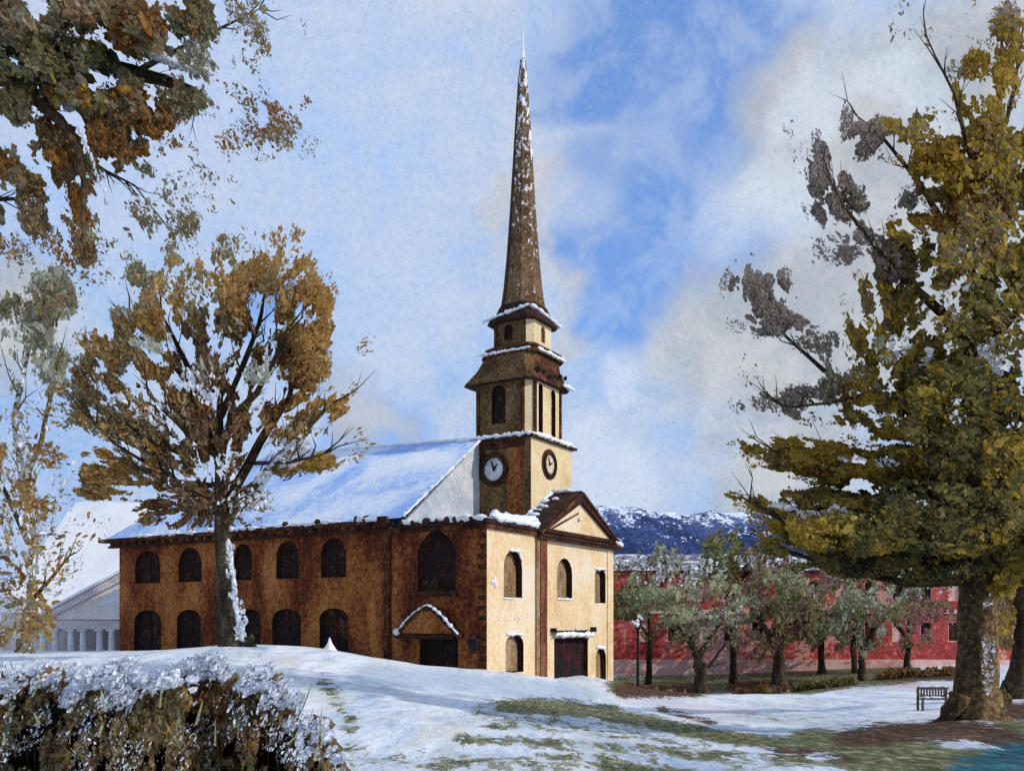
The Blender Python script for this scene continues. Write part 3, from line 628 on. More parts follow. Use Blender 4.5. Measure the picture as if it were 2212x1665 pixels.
wall(mb, fronto, RD, nF, [(bb_-bh+bc, tz1+.2), (bb_+bh-bc, tz1+.2), (bb_+bh-bc, bz1), (bb_-bh+bc, bz1)], hf, M['tower_stucco_lit'], .4, M['dark_timber_and_shade'])  # belfry reveals dark too, shade put into their colour
for k in (0, 7, 6, 1):                               # dark corner posts
    mb.tube([r0[k], r1[k]], [.19, .19], M['timber_cornice'], 6)
bf = mb.build('belfry', ch)
def louvre(h, o, ud, nd, m):
    q = fill(ch, o, ud, nd, h, m, .36, name='louvre', bars=False, fw=.07)
louvre(hs, sideo, LD, nS, M['window_dark']); louvre(hf[0], fronto, RD, nF, M['window_dark']); louvre(hf[1], fronto, RD, nF, M['window_tan'])
mb = MB(); hzl = EZ+21.5
rr = [ring8(ba+.1, bb_, 3.75, .5, hzl), ring8(ba+.1, bb_, 3.75, .5, hzl+.16), ring8(ba, bb_+.1, 3.15, .7, hzl+1.4), ring8(ba-.2, bb_+.2, 2.85, .8, EZ+24.1)]
drum(mb, rr, [M['timber_cornice']]*6+[M['tower_brick_shaded']]*2); mb.face(rr[0], M['dark_timber_and_shade'])
for i in range(6): mb.blob(P(ba-bh-.5, bb_-2.5+i*1.0, hzl+ru(.2, 1.2)), ru(.16, .3), M['dark_timber_and_shade'])
hdr = mb.build('hood_roof', ch)
mb = MB(); mb.snowline(P(ba-3.9, bb_+1.6, hzl+.3), P(ba-3.9, bb_+3.9, hzl+.25), .2, .16, .3); mb.build('snow', hdr, smooth=True)
ca, cb = 6.05, 15.6
mb = MB(); rr = [ring8(ca, cb, 3.05, .7, EZ+24.1), ring8(ca, cb, 3.05, .7, EZ+24.3), ring8(ca, cb, 2.8, .7, EZ+24.65), ring8(ca, cb, 2.9, .7, EZ+24.66), ring8(ca, cb, 2.9, .7, EZ+24.85), ring8(ca, cb, 2.2, .6, EZ+25.25)]
drum(mb, rr, [M['timber_cornice']]*8); mb.face(rr[0], M['dark_timber_and_shade']); l2 = mb.build('ledge', ch)
mb = MB(); z = EZ+24.40
mb.snowline(P(ca-2.5, cb-3.0, z), P(ca+3.0, cb-3.0, z), .19, .16, .28); mb.snowline(P(ca-3.0, cb-2.4, z), P(ca-3.0, cb+3.0, z), .22, .18, .3); mb.build('snow', l2, smooth=True)
lh, lc = 2.15, .55; lz0, lz1 = EZ+25.2, EZ+27.4
mb = MB(); r0, r1 = ring8(ca, cb, lh, lc, lz0), ring8(ca, cb, lh, lc, lz1)
for i in range(1, 8):
    if i != 6: mb.face([r0[i], r0[(i+1) % 8], r1[(i+1) % 8], r1[i]], MF[i])
hs2 = arch(ca-.2, ca+.75, lz0+.5, lz1-.25, 'round'); hf2 = arch(cb-.35, cb+.45, lz0+.4, lz1-.15, 'point')
wall(mb, P(0, cb-lh), LD, nS, [(ca-lh+lc, lz0), (ca+lh-lc, lz0), (ca+lh-lc, lz1), (ca-lh+lc, lz1)], [hs2], M['tower_brick_shaded'], .3)
wall(mb, P(ca-lh, 0), RD, nF, [(cb-lh+lc, lz0), (cb+lh-lc, lz0), (cb+lh-lc, lz1), (cb-lh+lc, lz1)], [hf2], M['tower_stucco_lit'], .3)
mb.tube([r0[6], r1[6]], [.2, .2], M['timber_cornice'], 6)
mb.build('lantern_stage', ch)
fill(ch, P(0, cb-lh), LD, nS, hs2, M['window_dark'], .26, bars=False, fw=.07); fill(ch, P(ca-lh, 0), RD, nF, hf2, M['window_tan'], .26, bars=False, fw=.07)
mb = MB(); rr = [ring8(ca, cb, 2.62, .6, EZ+27.32), ring8(ca, cb, 2.62, .6, EZ+27.5), ring8(ca, cb, 2.2, .8, EZ+28.3), ring8(ca, cb, 1.95, .85, EZ+29.1)]
drum(mb, rr, [M['dark_timber_and_shade']]*8); mb.face(rr[0], M['dark_timber_and_shade']); sk = mb.build('skirt_roof', ch)
mb = MB()
mb.snowline(P(ca+2.7, cb-2.6, EZ+27.65), P(ca+.6, cb-2.4, EZ+28.05), .2, .16, .25); mb.snowline(P(ca+.6, cb-2.4, EZ+28.05), P(ca-1.9, cb-2.2, EZ+28.55), .22, .18, .25)
mb.snowline(P(ca-2.0, cb-2.0, EZ+28.6), P(ca-2.5, cb+.6, EZ+28.0), .26, .2, .25); mb.snowline(P(ca-2.5, cb+.6, EZ+28.0), P(ca-2.65, cb+2.6, EZ+27.6), .22, .17, .25)
mb.build('snow', sk, smooth=True)
m, t = mat('spire_shingle'); v = t.n('ShaderNodeTexCoord').outputs['Object']; sx = t.n('ShaderNodeSeparateXYZ'); t.l(v, sx.inputs[0])
c = t.ramp(t.math('ADD', t.math('MULTIPLY', t.noise(v, .5, 4, .6), .5), t.math('MULTIPLY', t.noise(v, 4, 3, .7), .5)), [(.38, (.05, .024, .012)), (.5, (.12, .07, .033)), (.62, (.22, .14, .075))])
hgt = t.mapr(sx.outputs[2], 34, 56, -.06, .10, False)
sn = t.math('ADD', t.noise(t.scaled(v, 1, 1, .5), 2.6, 4, .75), hgt); c = t.mix(t.mapr(sn, .56, .62), c, (.74, .76, .82))
surf(t, c, .9, t.noise(v, 9, 3), .03); spm = m
m, t = mat('spire_shaded'); v = t.n('ShaderNodeTexCoord').outputs['Object']
c = t.ramp(t.noise(v, 4, 3, .7), [(.38, (.03, .014, .010)), (.62, (.09, .045, .028))]); surf(t, c, .9)
spd = m  # dark copy of the spire colour for its shaded left
mb = MB(); prof = [(28.9, 1.92), (31, 1.64), (34, 1.38), (38, 1.12), (42, .90), (46, .68), (50, .44), (52.4, .22)]
rr = [ring8(ca, cb, h, h*.52, EZ+z) for z, h in prof]
drum(mb, rr, [spm, M['tower_stucco_lit'], spm, spm, spm, spd, spm, spm])  # left facet painted in shade, right facet painted sunlit cream
sp = mb.build('spire', ch)
mb = MB(); mb.tube([P(ca, cb, EZ+52.2), P(ca, cb, EZ+53.2), P(ca, cb, EZ+55.6)], [.26, .13, .02], M['snow'], 7, .1); mb.snowline(P(ca-.3, cb-.1, EZ+50), P(ca-.1, cb, EZ+52.6), .12, .12); mb.build('finial', sp)
for k in (6,):                                       # arris rib in the spire's painted shade
    mb = MB(); mb.tube([r[k] for r in rr], [.13, .12, .11, .1, .09, .07, .05, .03], spd, 5); mb.build('hip_rib', sp)

# ================================================================== dabs: leaf clumps
def vnoise(p, seed=0):
    """numpy value noise, p (n,3)"""
    i = np.floor(p).astype(np.int64); f = p-i; f = f*f*(3-2*f); out = 0
    for dx in (0, 1):
        for dy in (0, 1):
            for dz in (0, 1):
                h = ((i[:, 0]+dx)*73856093 ^ (i[:, 1]+dy)*19349663 ^ (i[:, 2]+dz)*83492791 ^ (seed*2654435761)) & 0xffffff
                h = (h*1103515245+12345) & 0xffffff; h = ((h >> 8) ^ h)*69069 & 0xffffff
                wgt = (f[:, 0] if dx else 1-f[:, 0])*(f[:, 1] if dy else 1-f[:, 1])*(f[:, 2] if dz else 1-f[:, 2])
                out = out+wgt*(h/0xffffff)
    return out
def dabs(mb, cl, depth, thick, rad=None, K=6, qual=4.0, gs=None, tight=1.0, spray=0.0, smul=1.0):
    """cl rows: x,y,rx,ry,count,size_lo,size_hi,{material:weight},gate,elong,dirdeg  (picture units at the given depth)"""
    if spray:                                          # fine loose leaves drifting round every clump
        cl = list(cl)+[(c_[0], c_[1], c_[2]*1.35, c_[3]*1.4, c_[4]*spray, 2.2, 8, c_[7], .53)+tuple(c_[9:11]) for c_ in cl if len(c_) < 9 or c_[8] < .5]
    for row in cl:
        x, y, rx, ry, n, s0, s1, mw = row[:8]; gate = row[8] if len(row) > 8 else .45
        el = row[9] if len(row) > 9 else (2.5 if rad is not None else 1.8); dd = row[10] if len(row) > 10 else None
        n = int(n*qual)
        if n < 1: continue
        th = RNG.uniform(0, 2*np.pi, n); rr = np.sqrt(RNG.uniform(0, 1, n))
        xs = x+np.cos(th)*rr*rx; ys = y+np.sin(th)*rr*ry
        dz = RNG.uniform(-1, 1, n)*np.sqrt(np.maximum(.06, 1-rr**2))*min(thick, max(rx, ry)/F*depth*1.1)
        dep = depth+dz
        pos = np.stack([(xs-CX)/F*dep, dep, EZ+(HY-ys)/F*dep], 1)
        q = gs or 42.0
        if rad is not None:                        # growth streaks radiating from the fork
            aa = np.arctan2(ys-rad[1], xs-rad[0]); ra = np.hypot(xs-rad[0], ys-rad[1]); g1 = np.stack([aa*340/q*1.3, ra/q*.62, dz/9], 1)
        else:
            dr = np.radians(dd if dd is not None else 60); g1 = np.stack([(xs*np.cos(dr)-ys*np.sin(dr))/q*.6, (xs*np.sin(dr)+ys*np.cos(dr))/q*1.25, dz/9], 1)
        nz = .5*vnoise(g1, 3)+.3*vnoise(g1*2.6+5, 5)+.2*vnoise(g1*6.5+9, 6)
        keep = nz > .485+(gate-.40)*.42+.20*(rr-.62)*tight; pos, nz, xs, ys, dep = pos[keep], nz[keep], xs[keep], ys[keep], dep[keep]; n = len(pos)
        if n == 0: continue
        sz = (s0*.42+(s1*.72-s0*.42)*RNG.uniform(0, 1, n)**3.2)*smul*dep/F*np.clip(.5+(nz-.42)*3.5, .4, 1.15)
        if rad is not None:
            ang = np.arctan2(-(ys-rad[1]), xs-rad[0])+RNG.normal(0, .4, n)
        elif dd is not None: ang = np.radians(dd)+RNG.normal(0, .35, n)
        else: ang = RNG.uniform(0, np.pi, n)
        yaw = RNG.normal(0, .75, n); pit = RNG.normal(0, .45, n)
        ux = np.stack([np.cos(yaw), np.sin(yaw), 0*yaw], 1)
        uz = np.stack([-np.sin(pit)*np.sin(yaw)*1.0, np.sin(pit)*np.cos(yaw), np.cos(pit)], 1)
        e1 = ux*np.cos(ang)[:, None]+uz*np.sin(ang)[:, None]; e2 = -ux*np.sin(ang)[:, None]+uz*np.cos(ang)[:, None]
        t_ = np.linspace(0, 2*np.pi, K, endpoint=False)[None]+RNG.uniform(-.25, .25, (n, K)); r = RNG.uniform(.45, 1.2, (n, K))
        el_ = 1+(el-1)*RNG.uniform(.4, 1.3, n)
        pts = pos[:, None]+e1[:, None]*(np.cos(t_)*r*(sz*np.sqrt(el_))[:, None])[..., None]+e2[:, None]*(np.sin(t_)*r*(sz/np.sqrt(el_))[:, None])[..., None]
        nrm = np.cross(e1, e2); pts = pts+nrm[:, None]*(RNG.uniform(-.3, .3, (n, K))*sz[:, None])[..., None]*.6
        # material picked by a slow noise so colours gather in patches
        names = list(mw); ww = np.cumsum([mw[k] for k in names]); ww = ww/ww[-1]
        sel = .6*vnoise(np.stack([xs/60, ys/50, 0*xs+7], 1), 9)+.4*RNG.uniform(0, 1, n); sel = (np.argsort(np.argsort(sel))+.5)/n
        pick = np.searchsorted(ww, sel)
        for i_, k in enumerate(names):
            sub = pts[pick == i_]
            if len(sub): mb.bulk(sub, K, M[k])
def limb(mb, pts, depth, m, seg=8, dz=None, rough=.1, sub=3, kink=.5):
    """pts: (x,y,r) in picture units; resampled smoothly"""
    P3 = []; R = []; n = len(pts); dz = dz if dz is not None else 0
    for i in range(n-1):
        a, b = pts[i], pts[i+1]
        for k in range(sub):
            t_ = k/sub; j = 0 if (i == 0 and k == 0) else 1
            d = depth+dz*((i+t_)/(n-1))
            P3.append(W(a[0]+(b[0]-a[0])*t_+j*ru(-kink, kink)*a[2]*.4, a[1]+(b[1]-a[1])*t_, d)); R.append((a[2]+(b[2]-a[2])*t_)*d/F)
    P3.append(W(pts[-1][0], pts[-1][1], depth+dz)); R.append(pts[-1][2]*(depth+dz)/F)
    mb.tube(P3, R, m, seg, rough); return P3
def twigs(mb, P3, n, ln, r, m, spread=.8, up=.5):
    for _ in range(n):
        i = random.randrange(len(P3)//3, len(P3)); p = P3[i]; d = (P3[i]-P3[max(i-1, 0)]).normalized()+V(ru(-1, 1), ru(-1, 1), ru(-.5, 1)+up)*spread; d.normalize()
        L_ = ln*ru(.4, 1); q = p+d*L_*.5+V(ru(-.1, .1), ru(-.1, .1), ru(-.1, .1))*L_; e = p+d*L_+V(ru(-.15, .15), ru(-.15, .15), ru(0, .25))*L_
        mb.tube([p, q, e], [r, r*.6, r*.15], m, 5)
        if fr() < .6: f_ = q+(d+V(ru(-1, 1), ru(-1, 1), ru(-.3, 1))*.7).normalized()*L_*.5; mb.tube([q, f_], [r*.5, r*.1], m, 4)

# ------------------------------------------------------------------ ochre tree in front of the nave
D = 58; base = on_ground(505, D)
tr = root('autumn_tree', base, 'ochre autumn tree on the mound before the arched side windows, snow down its trunk', 'tree')
mb = MB(); bk = M['bark_green']
by = HY+(EZ-base.z)/D*F
L1 = limb(mb, [(505, by+6, 42), (500, 1385, 30), (494, 1320, 24), (488, 1240, 20), (480, 1160, 17), (477, 1090, 15), (476, 1000, 11), (474, 900, 8), (478, 800, 4)], D, bk, 10, 0, .08, 3, 0)
k = M['bark_dark']; ls = [
 ([(476, 1080, 13), (430, 1062, 12), (380, 1045, 10), (330, 1022, 8), (270, 1000, 4)], -3), ([(478, 1010, 11), (440, 900, 9), (422, 830, 7), (385, 750, 5), (350, 680, 2)], 2),
 ([(476, 990, 10), (500, 900, 8), (555, 850, 7), (590, 780, 5), (630, 700, 2)], -2), ([(480, 1110, 11), (540, 1000, 10), (575, 930, 9), (625, 860, 7), (640, 760, 5), (660, 690, 2)], 3),
 ([(488, 1130, 11), (540, 1070, 11), (600, 990, 9), (660, 930, 6), (720, 870, 2)], -3), ([(470, 985, 9), (410, 935, 8), (360, 890, 6), (320, 850, 3)], -4),
 ([(476, 900, 8), (520, 800, 6), (560, 700, 5), (575, 620, 2)], 1), ([(474, 950, 7), (400, 820, 5), (330, 740, 3), (280, 690, 1)], 4), ([(470, 1050, 6), (380, 1040, 5), (280, 1045, 4), (190, 1040, 1.5)], 5),
 ([(400, 1050, 4), (250, 960, 3), (190, 900, 2), (172, 850, 1)], -5), ([(540, 1000, 5), (620, 1000, 4), (700, 980, 1.5)], -5)]
for pts, dz in ls:
    q = limb(mb, pts, D, M['bark_ochre'] if pts[0][0] == 488 else k, 7, dz); twigs(mb, q, 9, 3.0, .07, k)
mb.build('trunk', tr, smooth=True)
mb = MB(); tc_ = [(1165, 480, 17), (1240, 488, 20), (1320, 494, 24), (1385, 500, 30), (1400, 505, 38)]
for i in range(46):
    y = 1168+228*i/45; j = max(k for k in range(5) if tc_[k][0] <= y); j = min(j, 3); f_ = (y-tc_[j][0])/(tc_[j+1][0]-tc_[j][0]); x = tc_[j][1]+(tc_[j+1][1]-tc_[j][1])*f_; rr_ = tc_[j][2]+(tc_[j+1][2]-tc_[j][2])*f_
    for q_ in range(2): mb.blob(W(x+rr_*ru(.55, .85), y+ru(-3, 3), D-rr_*.62*D/F), ru(.05, .21), M['leaf_snow'] if q_ else M['snow'], (.8, .7, 1.7))
dabs(mb, [(500, 1230, 12, 60, 60, 3, 9, {'leaf_snow': 1}, .42, 2, 80), (518, 1340, 14, 50, 60, 3, 9, {'leaf_snow': 1}, .42, 2, 80)], D-.9, .1, gs=16)
for t_ in range(26):
    s_ = fr(); mb.blob(W(540+115*s_, 1050-115*s_, D-.4-3*s_), ru(.08, .2), M['leaf_snow'], (1, .6, .8))
dabs(mb, [(560, 1025, 26, 18, 70, 4, 12, {'leaf_snow': 1}, .36, 2.4, 45), (620, 975, 50, 40, 160, 3, 10, {'leaf_snow': 1}, .46, 2.4, 45), (540, 1080, 50, 40, 50, 3, 9, {'leaf_snow': 1}, .48, 2.4, 45), (440, 1060, 110, 60, 60, 3, 9, {'leaf_snow': 1}, .60, 2, 60)], D-2, 1)
mb.build('snow', tr, smooth=True)
o_, br, ol, sg, um, rs = 'leaf_ochre', 'leaf_brown', 'leaf_olive', 'leaf_sage', 'leaf_umber', 'leaf_rust'
mb = MB(); ctr = (475, 1080)
dabs(mb, [
 (300, 900, 150, 120, 500, 6, 20, {um: 1, o_: 2, ol: 1}, .46), (430, 620, 160, 80, 620, 5, 22, {o_: 4, ol: 2}, .44), (450, 540, 190, 60, 240, 3, 12, {o_: 3, ol: 1}, .56), (330, 620, 70, 60, 200, 4, 16, {o_: 2, ol: 2}, .46),
 (560, 640, 110, 60, 420, 5, 20, {o_: 3, ol: 2}, .42), (640, 600, 50, 110, 190, 3, 12, {o_: 1}, .54), (300, 690, 80, 60, 330, 6, 24, {o_: 3, um: 1, sg: 1}, .42),
 (480, 690, 90, 60, 420, 6, 24, {o_: 2, br: 2, sg: 1, um: 1}, .42), (560, 720, 75, 60, 420, 8, 24, {br: 3, um: 1}, .40), (680, 720, 55, 110, 460, 6, 22, {o_: 1}, .34), (690, 830, 50, 50, 200, 6, 20, {o_: 1}, .40), (600, 600, 90, 60, 240, 5, 18, {o_: 1}, .46), (640, 700, 70, 70, 260, 6, 20, {br: 1, o_: 3}, .40), (650, 770, 60, 50, 260, 6, 22, {o_: 1, um: 1}, .42),
 (640, 800, 60, 60, 240, 6, 20, {o_: 2, br: 2}, .44), (460, 790, 100, 60, 420, 7, 24, {br: 3, um: 2, sg: 1}, .42), (260, 760, 90, 50, 300, 6, 22, {o_: 3, um: 1, sg: 1}, .44), (350, 800, 80, 45, 300, 7, 22, {o_: 3, rs: 1, br: 1}, .42),
 (380, 870, 90, 45, 300, 7, 22, {o_: 2, rs: 1, br: 2}, .44), (430, 930, 110, 60, 460, 7, 26, {um: 2, br: 3}, .40), (230, 840, 90, 70, 360, 6, 20, {ol: 2, um: 2, rs: 1}, .46), (330, 940, 80, 60, 420, 8, 26, {um: 3, ol: 1}, .38),
 (560, 880, 60, 50, 200, 6, 20, {br: 2, o_: 2}, .48), (680, 870, 70, 45, 330, 6, 22, {o_: 1}, .42), (660, 930, 90, 40, 330, 6, 22, {o_: 3, ol: 1}, .43), (680, 985, 50, 28, 330, 8, 24, {'leaf_gold': 1, o_: 1}, .34), (610, 1000, 40, 30, 130, 5, 16, {o_: 1, um: 1}, .44),
 (330, 1010, 90, 45, 340, 8, 24, {um: 2, o_: 2}, .40), (210, 1000, 80, 40, 330, 6, 22, {o_: 3, rs: 1}, .42), (250, 1050, 90, 30, 320, 6, 22, {o_: 3, um: 1}, .40), (130, 1010, 90, 60, 300, 3, 13, {o_: 3, rs: 1}, .50), (110, 1080, 90, 60, 240, 3, 13, {o_: 3, rs: 1}, .52),
 (400, 1080, 80, 45, 380, 7, 22, {br: 4, um: 1}, .40), (500, 1040, 40, 60, 200, 6, 18, {br: 2, o_: 1}, .44), (340, 1110, 50, 25, 150, 6, 18, {br: 1, o_: 1}, .44), (540, 1090, 40, 40, 130, 5, 14, {um: 2, o_: 1}, .48), (420, 1125, 80, 14, 120, 5, 14, {br: 1}, .42),
 (80, 900, 110, 120, 160, 3, 12, {o_: 2, ol: 1, rs: 1}, .60), (60, 1180, 110, 100, 200, 3, 13, {o_: 2, rs: 1, um: 1}, .56), (200, 930, 60, 60, 110, 4, 14, {ol: 2, o_: 1}, .5), (760, 960, 50, 40, 60, 3, 11, {o_: 1}, .5), (740, 900, 60, 90, 110, 3, 9, {o_: 1}, .56), (790, 740, 25, 30, 26, 3, 8, {o_: 1}, .5), (700, 640, 30, 90, 90, 2, 8, {o_: 1}, .54), (400, 520, 90, 50, 170, 4, 15, {ol: 1, um: 1}, .50), (620, 520, 30, 40, 60, 3, 12, {o_: 1}, .5)], D, 8, ctr, spray=1.0, qual=6.5, smul=.72, gs=34)
mb.build('crown', tr)
mb = MB(); dabs(mb, [(340, 730, 60, 30, 70, 6, 20, {sg: 1}, .42), (560, 790, 40, 40, 60, 5, 16, {sg: 1}, .42), (440, 830, 60, 40, 50, 5, 14, {'leaf_snow': 1}, .42), (240, 860, 30, 15, 26, 6, 12, {'leaf_snow': 1}, .3), (480, 1010, 40, 30, 40, 4, 12, {'leaf_snow': 1}, .42), (330, 900, 40, 30, 26, 4, 10, {'leaf_snow': 1}, .42)], D-6, 2, ctr); mb.build('snow', tr)['kind'] = 'stuff'

# ------------------------------------------------------------------ near tree whose boughs hang in at the upper left
D = 24; base = on_ground(-330, D)
tr = root('overhanging_tree', base, 'rust brown tree at the left edge, its dark boughs hanging in at the top', 'tree')
mb = MB(); bk = M['bark_green']; by = HY+(EZ-base.z)/D*F
limb(mb, [(-330, by+20, 80), (-325, 1400, 52), (-315, 1000, 44), (-300, 600, 38), (-290, 250, 30), (-280, -100, 20), (-250, -500, 8)], D, bk, 12)
for pts, dz in [([(-300, 330, 26), (-120, 160, 24), (0, 100, 21), (100, 108, 19), (200, 130, 17), (290, 158, 15), (370, 180, 12), (425, 200, 8), (420, 245, 3)], 1), ([(-120, 160, 18), (0, 165, 16), (70, 205, 14), (130, 260, 12), (170, 330, 10), (182, 400, 7), (180, 470, 5), (185, 560, 2)], -1.5),
                ([(-290, 100, 18), (-100, 20, 14), (60, -20, 9), (250, -60, 3)], 2), ([(60, 110, 9), (120, 60, 7), (170, 40, 5), (260, 10, 2)], -1), ([(290, 158, 7), (380, 110, 5), (480, 60, 3), (560, 20, 1)], 1), ([(170, 330, 4), (230, 370, 3), (290, 400, 2), (330, 450, 1)], 1),
                ([(-300, 600, 16), (-160, 500, 10), (-60, 430, 7), (30, 430, 4), (80, 470, 1.5)], 1)]:
    q = limb(mb, pts, D, bk if dz > 0 else M['bark_dark'], 8, dz); twigs(mb, q, 10, 1.1, .022, M['bark_dark'], up=-.4)
mb.build('trunk', tr, smooth=True)
mb = MB(); dg = 'leaf_green'
dabs(mb, [
 (60, 50, 90, 55, 380, 8, 34, {um: 2, ol: 2, br: 1}, .38, 1.8, -60), (300, 60, 130, 55, 620, 9, 38, {rs: 4, um: 2, ol: 1}, .36, 1.8, -40), (180, 20, 140, 40, 360, 8, 34, {um: 2, ol: 1, br: 1}, .40, 1.8, -60), (420, 40, 60, 60, 240, 6, 22, {ol: 2, um: 1}, .46, 2, -60),
 (60, 150, 110, 40, 430, 8, 34, {'leaf_deep': 1, dg: 2, ol: 2}, .36, 1.6, -30), (40, 220, 90, 40, 330, 8, 34, {dg: 2, ol: 2, um: 1}, .38, 1.8, -50), (200, 200, 110, 50, 480, 9, 34, {rs: 1, 'leaf_gold': 1, ol: 2}, .38, 1.8, -50), (300, 240, 80, 60, 420, 8, 30, {ol: 2, rs: 2}, .39, 1.8, -60),
 (230, 310, 90, 60, 420, 8, 30, {rs: 3, um: 1, ol: 1}, .40, 2.2, -70), (110, 330, 60, 70, 420, 8, 30, {rs: 3, um: 2}, .38, 2.2, -70), (30, 370, 70, 60, 330, 8, 30, {rs: 2, ol: 2, o_: 1}, .40, 2.0, -70), (60, 450, 80, 60, 300, 5, 20, {um: 2, ol: 1, rs: 1}, .46, 2.0, -70),
 (180, 420, 30, 90, 300, 6, 22, {rs: 3, um: 1}, .38, 2.6, -80), (185, 530, 22, 55, 180, 5, 18, {ol: 2, um: 2, rs: 1}, .40, 2.6, -75), (60, 530, 130, 80, 560, 3, 12, {um: 2, rs: 2}, .42, 1.6, -60), (270, 430, 110, 70, 330, 3, 13, {ol: 2, um: 1}, .50, 2.2, -60),
 (340, 330, 60, 60, 160, 4, 15, {ol: 1, um: 1}, .50, 2.4, -60), (380, 210, 60, 50, 220, 4, 17, {ol: 1, um: 1}, .46, 2.4, -70), (440, 130, 80, 50, 220, 4, 16, {sg: 1, ol: 2}, .50, 2.2, -70), (520, 90, 110, 110, 360, 3, 12, {ol: 2, um: 2}, .44, 2.4, -70),
 (460, 270, 150, 70, 460, 2, 9, {um: 2, rs: 1}, .42, 1.8, -50), (610, 260, 60, 50, 260, 2, 9, {um: 2, rs: 2}, .48, 1.8, -50), (670, 320, 40, 60, 160, 1.5, 6, {um: 1}, .52, 2.4, -55), (400, 420, 120, 90, 260, 2, 9, {ol: 1, um: 1}, .52, 2, -50), (700, 360, 30, 50, 70, 1.2, 4, {um: 1}, .5, 3, -60), (60, 640, 120, 60, 200, 2, 10, {um: 1, rs: 1, ol: 1}, .56), (220, 560, 100, 60, 160, 2, 10, {um: 1, ol: 1}, .56), (380, 620, 90, 50, 100, 2, 8, {um: 1, ol: 1}, .58),
 (310, 520, 80, 50, 160, 3, 12, {um: 1, ol: 1}, .52, 2, -60), (400, 480, 30, 30, 60, 4, 12, {um: 1, ol: 1}, .44, 2, -70), (430, 215, 40, 20, 90, 6, 18, {ol: 1, um: 1}, .36, 2, -60), (100, 130, 150, 50, 300, 8, 34, {dg: 3, 'leaf_deep': 1, ol: 1}, .36, 1.8, -30), (560, 60, 90, 60, 160, 3, 12, {ol: 1, um: 1}, .5, 2.2, -70)], D, 2.2, spray=1.1, qual=6, smul=.75)
mb.build('crown', tr)
mb = MB()
for x, y, r in ((330, 118, .10), (345, 122, .13), (360, 130, .10), (375, 140, .08), (395, 148, .07), (420, 155, .08), (440, 150, .06), (455, 160, .06), (135, 215, .10), (150, 235, .09), (145, 225, .08), (250, 92, .08), (265, 100, .06)): mb.blob(W(x, y, D-.35), r*1.3, M['leaf_snow'], (1.4, .7, .7))
for s_ in np.linspace(0, 1, 22): mb.blob(W(172+60*s_+ru(-3, 3), 275+160*s_, D-1.5), ru(.02, .07), M['leaf_snow'], (.8, .6, 1.5))
for s_ in np.linspace(0, 1, 14): mb.blob(W(330+110*s_+ru(-3, 3), 120+38*s_, D-.4), ru(.04, .09), M['leaf_snow'], (1.5, .6, .6))
mb.build('snow', tr, smooth=True)

# ------------------------------------------------------------------ olive tree by the pale house
D = 84; base = on_ground(58, D)
tr = root('olive_tree', base, 'grey olive tree at the left edge in front of the pale house', 'tree')
mb = MB(); by = HY+(EZ-base.z)/D*F
q = limb(mb, [(58, by+4, 10), (66, 1300, 7), (64, 1180, 7), (50, 1050, 8), (30, 900, 6), (60, 760, 4), (90, 680, 2)], D, M['bark_snowy'], 8)
twigs(mb, q, 20, 4, .09, M['bark_dark'])
for pts, dz in [([(64, 1180, 6), (20, 1080, 5), (-40, 960, 4), (-90, 850, 2)], 3), ([(50, 1050, 6), (90, 950, 5), (110, 850, 4), (130, 760, 2)], -3), ([(66, 1300, 5), (110, 1250, 4), (150, 1200, 2)], -3)]:
    q = limb(mb, pts, D, M['bark_ochre'], 7, dz); twigs(mb, q, 8, 3, .07, M['bark_dark'])
mb.build('trunk', tr, smooth=True)
mb = MB()
dabs(mb, [(110, 660, 55, 80, 420, 8, 26, {ol: 3, sg: 1}, .36), (40, 700, 60, 60, 330, 8, 24, {ol: 2, sg: 1}, .40), (110, 790, 40, 70, 260, 8, 24, {ol: 1, sg: 1}, .38), (20, 800, 40, 60, 220, 6, 20, {dg: 1, ol: 2}, .40), (-60, 760, 90, 140, 500, 8, 26, {ol: 2, um: 1}, .40),
 (120, 1120, 130, 90, 260, 3, 12, {o_: 2, rs: 1}, .50), (40, 940, 110, 80, 220, 3, 12, {ol: 1, o_: 2}, .50), (40, 1000, 90, 70, 300, 3, 11, {rs: 1, o_: 2}, .52), (40, 1100, 110, 70, 330, 4, 14, {rs: 2, o_: 2, ol: 1}, .48), (30, 1180, 70, 50, 200, 4, 15, {rs: 1, o_: 1, um: 1}, .46), (20, 1250, 50, 60, 200, 5, 18, {um: 2, rs: 1}, .44), (80, 1330, 36, 80, 260, 5, 18, {'leaf_gold': 1, o_: 2}, .42, 3, 80),
 (-60, 1050, 80, 200, 500, 6, 20, {o_: 1, um: 1}, .44), (100, 620, 60, 40, 90, 3, 10, {ol: 1, um: 1}, .5), (20, 1380, 50, 30, 120, 5, 16, {um: 1, o_: 1}, .42, 2, 80), (230, 820, 30, 40, 20, 3, 10, {ol: 1}, .5)], D, 8, (60, 1250), spray=1.0, qual=3.2, smul=.7)
dabs(mb, [(60, 1200, 120, 120, 260, 5, 18, {sg: 3, 'leaf_snow': 2, o_: 1}, .46), (60, 980, 120, 100, 220, 5, 18, {sg: 2, ol: 1, 'leaf_snow': 1}, .46), (50, 1340, 60, 60, 160, 5, 18, {sg: 1, o_: 2, ol: 1}, .42), (60, 780, 90, 80, 200, 5, 20, {ol: 2, sg: 2}, .42)], D-5, 4, (60, 1300), smul=.8)
mb.build('crown', tr)

